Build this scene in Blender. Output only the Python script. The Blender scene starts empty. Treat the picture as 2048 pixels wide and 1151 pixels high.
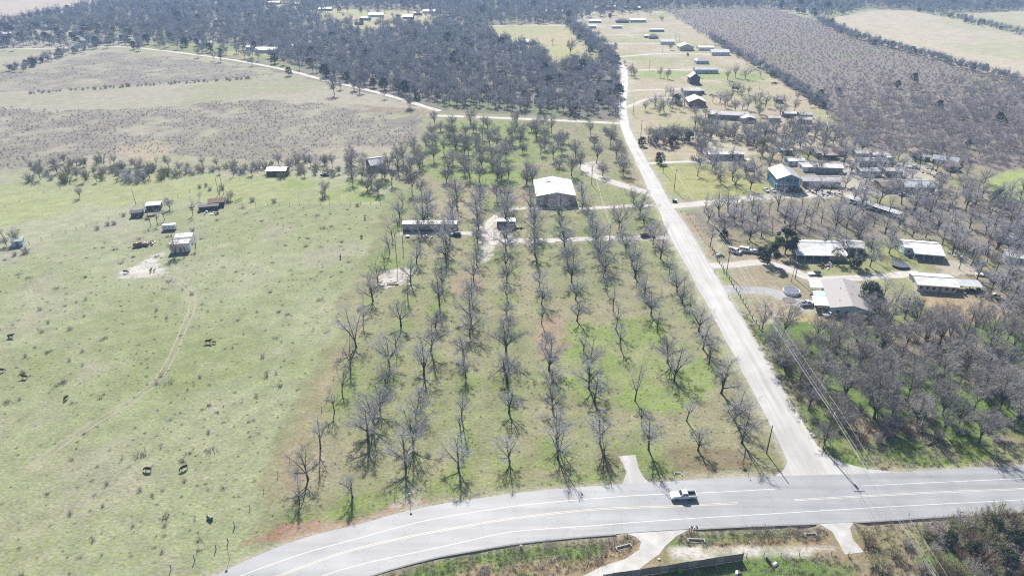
import bpy, bmesh, math, random
import numpy as np
from mathutils import Vector, Matrix

random.seed(7)
rng = np.random.default_rng(7)
R = math.radians
scene = bpy.context.scene

# ------------------------------------------------------------------ camera, light, exposure
CAM_H, PITCH, FPX = 115.0, R(27.3), 1365.0
cam_data = bpy.data.cameras.new('drone_camera')
cam_data.sensor_width = 36.0
cam_data.lens = 36.0 * FPX / 2048.0
cam_data.clip_start, cam_data.clip_end = 1.0, 12000.0
cam = bpy.data.objects.new('drone_camera', cam_data)
cam.location = (0, 0, CAM_H)
cam.rotation_euler = (R(90) - PITCH, 0, 0)
scene.collection.objects.link(cam)
scene.camera = cam

SUN_EL = R(39.0)
SUN_DIR = Vector((-0.160 * math.cos(SUN_EL), 0.987 * math.cos(SUN_EL), math.sin(SUN_EL))).normalized()
world = bpy.data.worlds.new('World')
scene.world = world
world.use_nodes = True
wn = world.node_tree.nodes
sky = wn.new('ShaderNodeTexSky')
sky.sky_type = 'NISHITA'
sky.sun_disc = False
sky.sun_elevation = SUN_EL
sky.sun_rotation = math.atan2(SUN_DIR.x, SUN_DIR.y)
sky.air_density, sky.dust_density, sky.ozone_density = 1.0, 1.0, 1.0
world.node_tree.links.new(sky.outputs[0], wn['Background'].inputs[0])
wn['Background'].inputs[1].default_value = 0.065

sun_data = bpy.data.lights.new('sun', 'SUN')
sun_data.energy = 5.0
sun_data.angle = R(0.53)
sun_data.color = (1.0, 0.955, 0.89)
sun = bpy.data.objects.new('sun', sun_data)
sun.rotation_euler = (-SUN_DIR).to_track_quat('-Z', 'Y').to_euler()
sun.location = (0, 0, 300)
scene.collection.objects.link(sun)

scene.view_settings.view_transform = 'Standard'
scene.view_settings.look = 'None'
scene.view_settings.gamma = 1.0
scene.view_settings.use_curve_mapping = False
scene.view_settings.exposure = 0.97
scene.cycles.max_bounces = 6
scene.cycles.volume_bounces = 0
scene.cycles.use_denoising = False
scene.cycles.pixel_filter_type = 'BLACKMAN_HARRIS'
scene.cycles.filter_width = 1.15

# ------------------------------------------------------------------ survey: a reading of the photograph to a point on the ground (metres)
CT, ST = math.cos(PITCH), math.sin(PITCH)
def G(x, y):
    u, v = (x - 1024) / FPX, (y - 575.5) / FPX
    t = CAM_H / (ST + v * CT)
    return (u * t, (CT - v * ST) * t)
def GL(pts): return [G(*p) for p in pts]
def mpp(Y): return (Y * CT + CAM_H * ST) / FPX          # metres across one photo pixel at depth Y

def lin(c):
    c = np.asarray(c, float) / 255.0
    return np.where(c <= 0.04045, c / 12.92, ((c + 0.055) / 1.055) ** 2.4)
def alb(r, g, b, k=2.35): return tuple(lin((r, g, b)) / k)

# ------------------------------------------------------------------ numpy noise
_perm = rng.random((256, 256))
def vnoise(x, y):
    xi, yi = np.floor(x).astype(int), np.floor(y).astype(int)
    fx, fy = x - xi, y - yi
    fx, fy = fx * fx * (3 - 2 * fx), fy * fy * (3 - 2 * fy)
    h = lambda a, b: _perm[a & 255, b & 255]
    return (h(xi, yi) * (1 - fx) + h(xi + 1, yi) * fx) * (1 - fy) + (h(xi, yi + 1) * (1 - fx) + h(xi + 1, yi + 1) * fx) * fy
def fbm(x, y, s, o=4, ox=0.0):
    r, a, t = 0, 1.0, 0
    for i in range(o):
        r = r + a * vnoise(x / s + 17.3 * i + ox, y / s + 9.1 * i - ox)
        t += a; a *= 0.5; s = s / 2.03
    return r / t
def inpoly(x, y, poly):
    res = np.zeros(np.shape(x), bool)
    n = len(poly)
    for i in range(n):
        (x0, y0), (x1, y1) = poly[i], poly[(i + 1) % n]
        if y0 == y1: continue
        c = ((y0 > y) != (y1 > y)) & (x < (x1 - x0) * (y - y0) / (y1 - y0) + x0)
        res ^= c
    return res
def dist_line(x, y, pts):
    d = np.full(np.shape(x), 1e9)
    for (x0, y0), (x1, y1) in zip(pts, pts[1:]):
        vx, vy = x1 - x0, y1 - y0
        t = np.clip(((x - x0) * vx + (y - y0) * vy) / (vx * vx + vy * vy + 1e-9), 0, 1)
        d = np.minimum(d, np.hypot(x - x0 - t * vx, y - y0 - t * vy))
    return d

# ------------------------------------------------------------------ materials
MATS = {}
def mat(name, c1, c2=None, scale=0.5, rough=0.85, metal=0.0, bump=0.0, bscale=None, spec=0.4, stretch=(1, 1, 1), coord='Object', coat=0.0):
    m = bpy.data.materials.new(name)
    m.use_nodes = True
    nt = m.node_tree
    b = nt.nodes['Principled BSDF']
    b.inputs['Roughness'].default_value = rough
    b.inputs['Metallic'].default_value = metal
    b.inputs['Specular IOR Level'].default_value = spec
    b.inputs['Coat Weight'].default_value = coat
    if c2 is None: c2 = tuple(x * 0.8 for x in c1)
    tc = nt.nodes.new('ShaderNodeTexCoord')
    mp = nt.nodes.new('ShaderNodeMapping')
    mp.inputs['Scale'].default_value = stretch
    no = nt.nodes.new('ShaderNodeTexNoise')
    no.inputs['Scale'].default_value = scale
    no.inputs['Detail'].default_value = 5
    cr = nt.nodes.new('ShaderNodeValToRGB')
    cr.color_ramp.elements[0].position, cr.color_ramp.elements[1].position = 0.32, 0.68
    cr.color_ramp.elements[0].color = (*c1, 1)
    cr.color_ramp.elements[1].color = (*c2, 1)
    L = nt.links.new
    L(tc.outputs[coord], mp.inputs[0]); L(mp.outputs[0], no.inputs['Vector']); L(no.outputs[0], cr.inputs[0]); L(cr.outputs[0], b.inputs['Base Color'])
    if bump:
        n2 = nt.nodes.new('ShaderNodeTexNoise')
        n2.inputs['Scale'].default_value = bscale or scale * 4
        n2.inputs['Detail'].default_value = 3
        bp = nt.nodes.new('ShaderNodeBump')
        bp.inputs['Strength'].default_value = bump
        bp.inputs['Distance'].default_value = 0.1
        L(tc.outputs[coord], n2.inputs['Vector']); L(n2.outputs[0], bp.inputs['Height']); L(bp.outputs[0], b.inputs['Normal'])
    MATS[name] = m
    return m
def ribbed(m, axis=0, freq=14.0, strength=0.5):
    """sheet-metal ribs as fine relief on a roof material"""
    nt = m.node_tree
    w = nt.nodes.new('ShaderNodeTexWave')
    w.bands_direction = 'XYZ'[axis]
    w.inputs['Scale'].default_value = freq / 20.0
    tc = nt.nodes.new('ShaderNodeTexCoord')
    bp = nt.nodes.new('ShaderNodeBump')
    bp.inputs['Strength'].default_value = strength; bp.inputs['Distance'].default_value = 0.04
    nt.links.new(tc.outputs['Object'], w.inputs['Vector']); nt.links.new(w.outputs[0], bp.inputs['Height'])
    nt.links.new(bp.outputs[0], nt.nodes['Principled BSDF'].inputs['Normal'])
    return m
def per_object(m, amount=0.25):
    """each object of a kind a little lighter or darker, as real ones are"""
    nt = m.node_tree; b = nt.nodes['Principled BSDF']
    src = b.inputs['Base Color'].links[0].from_socket
    oi = nt.nodes.new('ShaderNodeObjectInfo')
    mr = nt.nodes.new('ShaderNodeMapRange')
    mr.inputs['To Min'].default_value, mr.inputs['To Max'].default_value = 1 - amount, 1 + amount
    hs = nt.nodes.new('ShaderNodeHueSaturation')
    nt.links.new(oi.outputs['Random'], mr.inputs['Value']); nt.links.new(mr.outputs[0], hs.inputs['Value'])
    nt.links.new(src, hs.inputs['Color']); nt.links.new(hs.outputs[0], b.inputs['Base Color'])
    return m

M = {}
M['bark'] = per_object(mat('bark', (.075, .07, .068), (.045, .042, .042), 3, .9, bump=.4), .25)
M['wood_twig'] = per_object(mat('wood_twig', (.40, .37, .35), (.30, .28, .27), .6, .85), .25)
M['wood_bark'] = per_object(mat('wood_bark', (.12, .113, .112), (.08, .076, .076), 2, .9), .25)
M['twig'] = per_object(mat('twig', (.50, .485, .495), (.41, .395, .405), .6, .8), .28)
M['forest_twig'] = per_object(mat('forest_twig', (.42, .41, .425), (.32, .31, .325), .25, .9), .3)
M['scrub_twig'] = per_object(mat('scrub_twig', (.48, .43, .41), (.39, .355, .345), .4, .9), .22)
M['scrub_stem'] = mat('scrub_stem', (.26, .235, .225), (.20, .18, .175), 2, .9)
M['brush_twig'] = per_object(mat('brush_twig', (.42, .36, .335), (.32, .285, .27), .8, .9), .25)
M['weed'] = per_object(mat('weed', (.30, .26, .22), (.20, .175, .145), 1.5, .95), .35)
M['green_weed'] = per_object(mat('green_weed', (.14, .17, .07), (.09, .12, .05), 1.5, .9), .3)
M['cedar'] = per_object(mat('cedar', (.032, .055, .028), (.05, .075, .03), .8, .8), .25)
M['yellow_leaf'] = per_object(mat('yellow_leaf', (.30, .29, .15), (.22, .23, .13), .8, .8), .25)
M['rust_leaf'] = per_object(mat('rust_leaf', (.17, .10, .06), (.12, .085, .06), .8, .85), .25)
M['white_metal'] = ribbed(mat('white_metal', (.70, .70, .69), (.50, .48, .46), .35, .5, spec=.5), 0)
M['old_metal'] = ribbed(mat('old_metal', (.48, .47, .46), (.34, .31, .29), .4, .55, .1, spec=.4), 0)
M['galv'] = ribbed(mat('galvanised', (.55, .56, .57), (.44, .43, .42), .6, .42, .25), 0)
M['grey_metal'] = mat('grey_metal', (.36, .38, .40), (.27, .28, .29), .7, .5, .2)
M['shingle'] = mat('shingle', (.33, .31, .30), (.25, .235, .225), 2.5, .75, bump=.5, bscale=6)
M['dark_shingle'] = mat('dark_shingle', (.10, .10, .11), (.07, .07, .075), 2, .8, bump=.4, bscale=6)
M['brown_shingle'] = mat('brown_shingle', (.20, .16, .14), (.15, .12, .105), 2, .85, bump=.4, bscale=6)
M['red_roof'] = mat('red_roof', (.22, .075, .075), (.16, .06, .06), 1.2, .6)
M['teal_roof'] = mat('teal_roof', (.38, .52, .53), (.32, .46, .48), 1, .5)
M['rust'] = mat('rust', (.26, .15, .11), (.15, .09, .07), .9, .85, bump=.3)
M['white_paint'] = mat('white_paint', (.72, .72, .71), (.62, .62, .60), .7, .6)
M['cream'] = mat('cream_siding', (.55, .51, .44), (.47, .44, .39), .6, .7)
M['tan_wall'] = mat('tan_siding', (.38, .31, .25), (.30, .25, .21), .6, .8)
M['grey_wall'] = mat('grey_siding', (.30, .31, .33), (.24, .25, .27), .6, .8)
M['dark_wall'] = mat('weathered_boards', (.12, .115, .11), (.07, .065, .065), 1.2, .9, bump=.4, stretch=(3, 3, .5))
M['blue_wall'] = mat('blue_siding', (.12, .27, .38), (.10, .23, .33), .8, .6)
M['paleblue'] = mat('pale_blue_siding', (.42, .52, .58), (.36, .46, .52), .8, .65)
M['brick'] = mat('brown_brick', (.22, .15, .12), (.17, .115, .095), 3, .9, bump=.3)
M['panel_brown'] = mat('brown_panel', (.46, .34, .28), (.38, .28, .235), .7, .7)
M['panel_grey'] = mat('grey_panel', (.46, .455, .47), (.38, .375, .385), .7, .65)
M['glass'] = mat('window_glass', (.03, .04, .055), (.02, .03, .04), .8, .12, spec=.7)
M['frame'] = mat('window_frame', (.7, .7, .68), (.6, .6, .58), 2, .5)
M['door'] = mat('door_paint', (.24, .2, .18), (.2, .16, .15), 2, .6)
M['concrete'] = mat('concrete', (.34, .33, .31), (.28, .27, .255), .8, .85, bump=.2)
M['wood'] = mat('weathered_wood', (.27, .25, .235), (.19, .175, .165), 2.5, .9, bump=.3, stretch=(1, 1, 6))
M['pale_wood'] = mat('pale_weathered_wood', (.36, .34, .325), (.26, .245, .235), 2.5, .9, bump=.3)
M['pole_wood'] = mat('pole_wood', (.10, .078, .062), (.07, .055, .045), 3, .85, stretch=(1, 1, .3))
M['white_post'] = mat('white_post', (.6, .6, .58), (.5, .5, .48), 2, .7)
M['steel'] = mat('steel', (.33, .34, .35), (.26, .27, .28), 3, .45, .7)
M['wire'] = mat('bright_wire', (.75, .75, .74), (.65, .65, .65), 3, .35, .5)
M['rubber'] = mat('rubber', (.025, .025, .027), (.018, .018, .019), 5, .8)
M['rim'] = mat('alloy', (.5, .5, .52), (.4, .4, .42), 4, .35, .8)
M['car_white'] = mat('white_car_paint', (.68, .69, .70), (.64, .65, .66), 1, .3, spec=.6, coat=.5)
M['car_silver'] = mat('silver_car_paint', (.62, .64, .67), (.57, .59, .62), 1, .3, .15, coat=.5)
M['car_black'] = mat('black_car_paint', (.016, .017, .02), (.012, .013, .015), 1, .22, spec=.6, coat=.6)
M['car_red'] = mat('maroon_car_paint', (.10, .022, .03), (.08, .018, .026), 1, .25, coat=.6)
M['car_dark'] = mat('dark_grey_paint', (.06, .065, .075), (.045, .05, .06), 1, .35, coat=.3)
M['tail_red'] = mat('tail_lamp', (.35, .02, .02), (.28, .015, .015), 3, .3)
M['lamp_glass'] = mat('head_lamp', (.75, .76, .78), (.65, .66, .7), 3, .15)
M['plastic_black'] = mat('black_plastic', (.022, .022, .026), (.016, .016, .018), 3, .7)
M['green_plastic'] = mat('green_plastic', (.02, .09, .07), (.015, .07, .055), 2, .5)
M['lime'] = mat('lime_plastic', (.14, .34, .04), (.11, .28, .03), 2, .5)
M['yellow'] = mat('yellow_paint', (.72, .42, .03), (.62, .36, .03), 3, .5)
M['hide'] = per_object(mat('black_hide', (.022, .019, .018), (.014, .012, .012), 3, .7), .3)
M['hide_red'] = mat('brown_hide', (.06, .03, .022), (.045, .024, .018), 3, .75)
M['grey_water'] = mat('pool_cover', (.16, .18, .21), (.12, .135, .16), .8, .35)
M['trampoline'] = mat('trampoline_mat', (.09, .10, .115), (.07, .08, .09), 1, .5)
M['barrel'] = mat('barrel_paint', (.10, .12, .11), (.07, .085, .08), 2, .6)
M['rock'] = mat('pale_rock', (.5, .47, .43), (.4, .375, .35), 1.2, .9, bump=.5)
M['junk'] = mat('junk_mixed', (.42, .41, .40), (.09, .085, .085), .9, .7)

# ------------------------------------------------------------------ mesh helpers
class MB:
    def __init__(s): s.v, s.f, s.mi = [], [], []
    def add(s, vs, fs, mi=0):
        o = len(s.v); s.v += [tuple(p) for p in vs]; s.f += [tuple(i + o for i in f) for f in fs]; s.mi += [mi] * len(fs)
    def frustum(s, c0, s0, c1, s1, rz=0, mi=0):
        vs = []
        for (c, sz) in ((c0, s0), (c1, s1)):
            for sx, sy in ((-1, -1), (1, -1), (1, 1), (-1, 1)):
                vs.append((c[0] + sx * sz[0] / 2, c[1] + sy * sz[1] / 2, c[2]))
        if rz:
            ca, sa = math.cos(rz), math.sin(rz)
            vs = [(x * ca - y * sa, x * sa + y * ca, z) for x, y, z in vs]
        s.add(vs, [(3, 2, 1, 0), (4, 5, 6, 7), (0, 1, 5, 4), (1, 2, 6, 5), (2, 3, 7, 6), (3, 0, 4, 7)], mi)
        return s
    def box(s, cx, cy, z0, w, d, h, mi=0):
        return s.frustum((cx, cy, z0), (w, d), (cx, cy, z0 + h), (w, d), 0, mi)
    def prism(s, pts, axis_vec, mi=0):
        n = len(pts); a = Vector(axis_vec)
        vs = [Vector(p) for p in pts] + [Vector(p) + a for p in pts]
        s.add(vs, [tuple(range(n - 1, -1, -1)), tuple(range(n, 2 * n))] + [(i, (i + 1) % n, (i + 1) % n + n, i + n) for i in range(n)], mi)
        return s
    def tube(s, pts, rad, n=5, mi=0, cap=True):
        pts = [Vector(p) for p in pts]
        if not isinstance(rad, (list, tuple)): rad = [rad] * len(pts)
        o = len(s.v); up = None
        for i, p in enumerate(pts):
            d = (pts[min(i + 1, len(pts) - 1)] - pts[max(i - 1, 0)])
            d = d.normalized() if d.length > 1e-9 else Vector((0, 0, 1))
            if up is None: up = d.orthogonal().normalized()
            up = (up - d * up.dot(d))
            up = up.normalized() if up.length > 1e-6 else d.orthogonal().normalized()
            w = d.cross(up)
            for k in range(n):
                a = 2 * math.pi * k / n
                q = p + (up * math.cos(a) + w * math.sin(a)) * rad[i]
                s.v.append(tuple(q))
        for i in range(len(pts) - 1):
            for k in range(n):
                a, b = o + i * n + k, o + i * n + (k + 1) % n
                s.f.append((a, b, b + n, a + n)); s.mi.append(mi)
        if cap:
            s.f.append(tuple(o + k for k in range(n - 1, -1, -1))); s.mi.append(mi)
            e = o + (len(pts) - 1) * n
            s.f.append(tuple(e + k for k in range(n))); s.mi.append(mi)
        return s
    def mesh(s, name, mats):
        me = bpy.data.meshes.new(name)
        me.from_pydata(s.v, [], s.f)
        for m in (mats if isinstance(mats, (list, tuple)) else [mats]): me.materials.append(m)
        if any(s.mi): me.polygons.foreach_set('material_index', s.mi)
        me.update()
        return me
    def build(s, name, mats, parent=None, loc=(0, 0, 0), rz=0):
        return link(name, s.mesh(name, mats), parent, loc, rz)
def link(name, data, parent=None, loc=(0, 0, 0), rz=0):
    o = bpy.data.objects.new(name, data)
    scene.collection.objects.link(o)
    o.location = loc; o.rotation_euler = (0, 0, rz)
    if parent is not None: o.parent = parent
    return o
def tag(o, label=None, cat=None, group=None, kind=None):
    if label: o['label'] = label
    if cat: o['category'] = cat
    if group: o['group'] = group
    if kind: o['kind'] = kind
    return o
def thing(name, label, cat, loc=(0, 0, 0), rz=0, group=None, scale=1.0):
    o = link(name, None, None, loc, rz)
    o.empty_display_size = 0.3
    o.scale = (scale,) * 3 if not isinstance(scale, tuple) else scale
    return tag(o, label, cat, group)

ORD = ('first second third fourth fifth sixth seventh eighth ninth tenth eleventh twelfth thirteenth fourteenth fifteenth sixteenth '
       'seventeenth eighteenth nineteenth').split()
TENS = ['', '', 'twenty', 'thirty', 'forty', 'fifty', 'sixty', 'seventy', 'eighty', 'ninety']
def nth(i):                       # 1-based
    if i < 20: return ORD[i - 1]
    if i >= 100: return 'hundred and ' + nth(i - 100) if i > 100 else 'hundredth'
    t, u = divmod(i, 10)
    return (TENS[t][:-1] + 'ieth') if u == 0 else TENS[t] + '-' + ORD[u - 1]

# ------------------------------------------------------------------ where the orchard trees stand (photo readings of each trunk base)
ORCHARD = [
 [(599,1006),(616,958),(641,895),(669,822),(684,783),(701,741),(726,651),(746,602),(768,530),(780,505),(796,456),(806,417)],
 [(705,993),(737,884),(748,849),(760,820),(770,770),(792,695),(802,650),(816,602),(833,526),(840,497),(855,435),(860,404)],
 [(812,934),(826,886),(831,837),(841,808),(848,750),(862,704),(879,610),(884,575),(893,525),(900,480),(914,393)],
 [(917,935),(921,867),(923,836),(932,754),(941,641),(947,562),(953,530),(952,510),(956,449),(959,397)],
 [(1019,922),(1018,825),(1014,767),(1015,660),(1014,597),(1013,560),(1012,534),(1012,500),(1012,432),(1011,397)],
 [(1116,918),(1113,887),(1106,822),(1100,782),(1098,740),(1083,608),(1079,574),(1073,530),(1071,488),(1067,451),(1062,404)],
 [(1209,916),(1200,887),(1189,805),(1178,776),(1175,740),(1167,701),(1154,641),(1151,599),(1143,564),(1135,526),(1129,492),(1122,461),(1116,426)],
 [(1297,898),(1283,850),(1270,801),(1242,699),(1214,587),(1210,570),(1198,520),(1190,492),(1184,468),(1175,432),(1165,402)],
 [(1396,900),(1373,841),(1348,761),(1335,725),(1314,664),(1302,630),(1289,595),(1282,580),(1263,532),(1252,502),(1244,478),(1238,459),(1228,435)],
 [(1484,885),(1468,841),(1418,727),(1406,698),(1379,629),(1364,606),(1354,583),(1338,552),(1321,518),(1306,488),(1300,468),(1288,447),(1279,428),(1267,405)],
]
GROVE = [(1151,316),(1160,338),(1193,326),(1205,352),(1188,294),(1181,270),(1232,319),(1240,335),(1246,350),(1221,291),(1119,335),(1143,352),(1116,293),
 (931,271),(1045,305),(1081,310),(959,364),(940,359),(1003,360),(994,362),(1016,358),(1053,368),(1064,368),(906,328),(839,336),(824,385),(843,389),
 (893,364),(756,387),(777,337),(795,334),(852,300),(862,270),(870,250),(742,372),(724,358),(868,322),(994,404),(1052,352)]
ORCH_G = [GL(r) for r in ORCHARD]
GROVE_G = GL(GROVE)

# ------------------------------------------------------------------ highway, county road, drives: outlines on the ground
HW_N = GL([(300,1207),(400,1163),(440,1145),(512,1111),(588,1081),(655,1062),(725,1046),(801,1024),(878,1007.5),(944,997.5),(1024,986.5),(1090,979),(1237,967.5),(1323,963),(1456,954),(1560,951),(1736,946),(1869,939),(2048,930)])
HW_S = GL([(560,1225),(640,1189),(738,1151),(811,1129),(878,1112),(944,1100.7),(1024,1087),(1124,1075.7),(1257,1065),(1373,1057.5),(1536,1049.5),(1702,1043.5),(1869,1033),(2048,1022)])
HW_Y = GL([(420,1205),(500,1171),(558,1150),(678,1106.7),(778,1080.7),(878,1060.8),(1024,1036),(1190,1018),(1357,1011),(1536,1002),(1716,992),(1869,984),(2048,977)])
HW_WN = GL([(380,1190),(440,1166),(512,1139),(612,1104),(711.6,1077),(795,1054),(878,1035),(1024,1012),(1140,1000),(1257,991),(1337,987),(1423,984),(1552,977)])
HW_WN2 = GL([(1722,971),(1869,964),(2048,956)])
HW_WS = GL([(500,1208),(645,1150.6),(745,1122),(845,1100.7),(944.5,1079),(1024,1062.4),(1190,1050),(1357,1037.5),(1536,1027),(1769,1013),(2048,998.5)])
def extend(pts, d): 
    (x0, y0), (x1, y1) = pts[-2], pts[-1]; L = math.hypot(x1 - x0, y1 - y0)
    return pts + [(x1 + (x1 - x0) / L * d, y1 + (y1 - y0) / L * d)]
def smooth(pts, step=2.5):
    """Catmull-Rom through the points"""
    P = [Vector((*p, 0)) for p in pts]; P = [P[0] * 2 - P[1]] + P + [P[-1] * 2 - P[-2]]
    out = []
    for i in range(1, len(P) - 2):
        a, b, c, d = P[i - 1:i + 3]
        n = max(1, int((c - b).length / step))
        for k in range(n):
            t = k / n
            q = 0.5 * ((2 * b) + (c - a) * t + (2 * a - 5 * b + 4 * c - d) * t * t + (3 * b - a - 3 * c + d) * t ** 3)
            out.append((q.x, q.y))
    out.append((P[-2].x, P[-2].y))
    return out
HW_N, HW_S, HW_Y, HW_WN2, HW_WS = [extend(smooth(p, 3), 260) for p in (HW_N, HW_S, HW_Y, HW_WN2, HW_WS)]
HW_WN = smooth(HW_WN, 3)

ROAD_L = [(67.2,118)] + [(68.3,140),(68.4,180),(68.3,230),(68.0,280)] + GL([(1318,420),(1292,369),(1264,306),(1252,283),(1241,248),(1237,205),(1240,165),(1240,135),(1219,112),(1170,68),(1140,45),(1150,30)])
ROAD_R = [(79.0,118)] + [(77.6,140),(77.9,180),(77.8,230),(78.0,280)] + GL([(1350,420),(1323,373),(1297,327),(1269,276),(1257,245),(1253,205),(1256,165),(1251,135),(1229,112),(1178,68),(1147,45),(1156,30)])
ROAD_C = [((a[0] + b[0]) / 2, (a[1] + b[1]) / 2) for a, b in zip(ROAD_L, ROAD_R)]
FARROAD = smooth(GL([(880,222),(850,213),(780,192),(735,180),(700,172),(640,158),(580,142),(500,126),(430,115),(330,102),(230,93),(100,97),(-20,99)]), 12)

DRIVES = {  # name: (centre line in the photograph, half width in metres)
 'orchard_drive': ([(978,486),(1010,482),(1100,480),(1180,477),(1260,475.5),(1330,474.5),(1356,480)], 2.0),
 'home_drive': ([(800,467),(870,466),(930,466),(975,470),(1000,480)], 1.7),
 'barn_drive': ([(985,476),(978,455),(985,438),(1010,422),(1050,416),(1110,417),(1200,415),(1260,412),(1322,411)], 1.5),
 'pole_drive': ([(1168,330),(1176,346),(1200,355),(1232,366),(1268,377),(1312,392)], 2.9),
 'upper_drive': ([(1290,327),(1330,325),(1380,323),(1430,322),(1500,318)], 2.0),
 'middle_drive': ([(1340,412),(1400,407),(1470,400),(1530,394),(1600,391),(1660,392)], 3.2),
 'cedar_drive': ([(1405,530),(1460,530),(1520,524),(1560,532),(1610,552),(1640,558),(1760,552),(1840,545)], 2.4),
 'house_drive': ([(1440,578),(1500,580),(1545,584),(1585,600),(1620,618)], 2.8),
 'town_drive_a': ([(1253,215),(1300,197),(1350,196)], 2.0),
 'town_drive_b': ([(1252,181),(1310,180),(1360,178)], 1.8),
 'town_drive_c': ([(1254,140.5),(1310,140),(1385,140)], 2.2),
 'town_drive_d': ([(1215,116),(1260,112),(1330,107),(1400,108),(1440,112)], 2.6),
 'town_drive_e': ([(1200,88),(1260,87),(1320,87)], 2.2),
 'town_drive_f': ([(1170,70.5),(1240,70.5),(1290,70)], 2.2),
 'town_drive_g': ([(1140,52),(1165,38),(1190,24),(1210,16)], 2.5),
 'back_lane': ([(862,231),(950,234),(1100,240),(1245,247)], 2.6),
 'far_lane': ([(975,52),(1050,50.5),(1135,52)], 2.2),
}
DRIVE_G = {k: (smooth(GL(p), 3), w) for k, (p, w) in DRIVES.items()}

FRONT_APRON = GL([(1252,1066.5),(1380,1057.8),(1352,1072),(1330,1092),(1318,1108),(1290,1128),(1262,1151),(1225,1190),(1100,1190),(1165,1151),(1205,1131),(1250,1117),(1278,1098),(1282,1083),(1272,1073)])
SIDE_APRON = GL([(1637,1046.6),(1708,1043.5),(1700,1056),(1706,1078),(1728,1103),(1690,1108),(1678,1086),(1664,1062)])
ORCH_APRON = GL([(1237,911),(1271,909),(1277,935),(1288,955),(1300,965.5),(1244,969),(1252,946),(1247,929)])

# ------------------------------------------------------------------ ground sheet
def axis(lo, f0, f1, hi, fine, grow):
    a = list(np.arange(f0, f1 + fine, fine)); s = fine
    while a[-1] < hi: s *= 1 + grow; a.append(a[-1] + s)
    b = [a[0]]; s = fine
    while b[-1] > lo: s *= 1 + grow; b.append(b[-1] - s)
    return np.array(b[:0:-1] + a)
gx = axis(-3800, -185, 205, 3800, 1.35, 0.02)
gy = axis(-150, 88, 430, 5400, 1.35, 0.012)
X, Y = np.meshgrid(gx, gy)
def n_jit(x, y): return fbm(x, y, 2.6, 2, 91)
def lay(col, c, m):
    m = np.clip(m, 0, 1)[..., None]
    return col * (1 - m) + np.array(c) * m
wx = X + (fbm(X, Y, 14, 3) - .5) * 12 + (n_jit(X, Y) - .5) * 5 * np.clip(Y / 200, .4, 3)
wy = Y + (fbm(X, Y, 14, 3, 50) - .5) * 9 * np.clip(Y / 200, .4, 4)
def region(px, soft=False): return inpoly(wx, wy, GL(px)).astype(float)
n1, n2, n3, n4 = fbm(X, Y, 60, 4), fbm(X, Y, 9, 4, 31), fbm(X, Y, 25, 4, 77), fbm(X, Y, 3.2, 3, 11)
st = lambda v, a, b: np.clip((v - a) / (b - a), 0, 1)

C_PAST, C_PAST_G, C_PAST_D = alb(201,204,169), alb(168,180,122), alb(198,190,172)
C_TAN, C_TAN2, C_PINK = alb(198,183,155), alb(214,198,172), alb(206,176,156)
C_GREEN, C_GREEN2, C_OLIVE = alb(166,186,108), alb(134,164,80), alb(168,166,126)
C_SAND, C_WHITE = alb(232,222,206), alb(246,240,230)
C_SCRUB, C_SCRUB2 = alb(170,161,152), alb(152,143,140)
C_FFLOOR = alb(158,152,140); C_BROWN = alb(160,138,116)

col = np.zeros(X.shape + (3,)); col[:] = C_PAST
# pasture west of the orchard
col = lay(col, C_PAST_G, st(n1, .44, .7) * .6 + st(250 - Y, 0, 150) * .5)
col = lay(col, C_PAST_D, st(n3, .55, .75) * .55)
col = lay(col, alb(208,200,172), st(n2, .58, .8) * .5)
# upper left fields
fld = region([(-400,372),(60,352),(330,352),(560,340),(760,322),(860,225),(862,212),(640,160),(500,126),(230,92),(-500,100)])
col = lay(col, alb(206,198,176), fld)
col = lay(col, alb(188,190,150), fld * st(n1, .45, .62) * .7)
for p in ([(-300,208),(140,222),(330,212),(520,200),(700,214),(850,232),(838,280),(800,300),(640,322),(420,318),(250,300),(60,338),(-300,352)],
          [(-300,150),(60,140),(200,104),(330,112),(470,132),(540,150),(330,168),(120,178),(-300,196)]):
    rg = region(p); col = lay(col, C_SCRUB, rg * st(n3 + .35 * (n2 - .5), .30, .66) * .85); col = lay(col, C_SCRUB2, rg * st(n2 * .6 + n4 * .4, .46, .62) * .6); col = lay(col, alb(204,200,164), rg * st(n4, .56, .7) * .4)
col = lay(col, C_TAN2, region([(240,290),(320,280),(340,305),(280,325),(240,312)]) * .8)
col = lay(col, C_BROWN, region([(690,212),(830,214),(860,222),(850,232),(740,222)]) * .5)
col = lay(col, C_SCRUB2, region([(770,236),(850,232),(830,258),(760,262)]) * .6)
# yellow-green strip and thicket floor
col = lay(col, alb(196,204,140), region([(-300,392),(60,366),(240,352),(330,350),(560,350),(720,366),(760,408),(480,410),(330,400),(60,440),(-300,520)]) * (.35 + .4 * st(n3, .4, .6)))
col = lay(col, alb(168,190,110), region([(560,360),(700,352),(780,362),(800,400),(700,404),(560,376)]) * st(n2, .38, .55) * .8)
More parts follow.
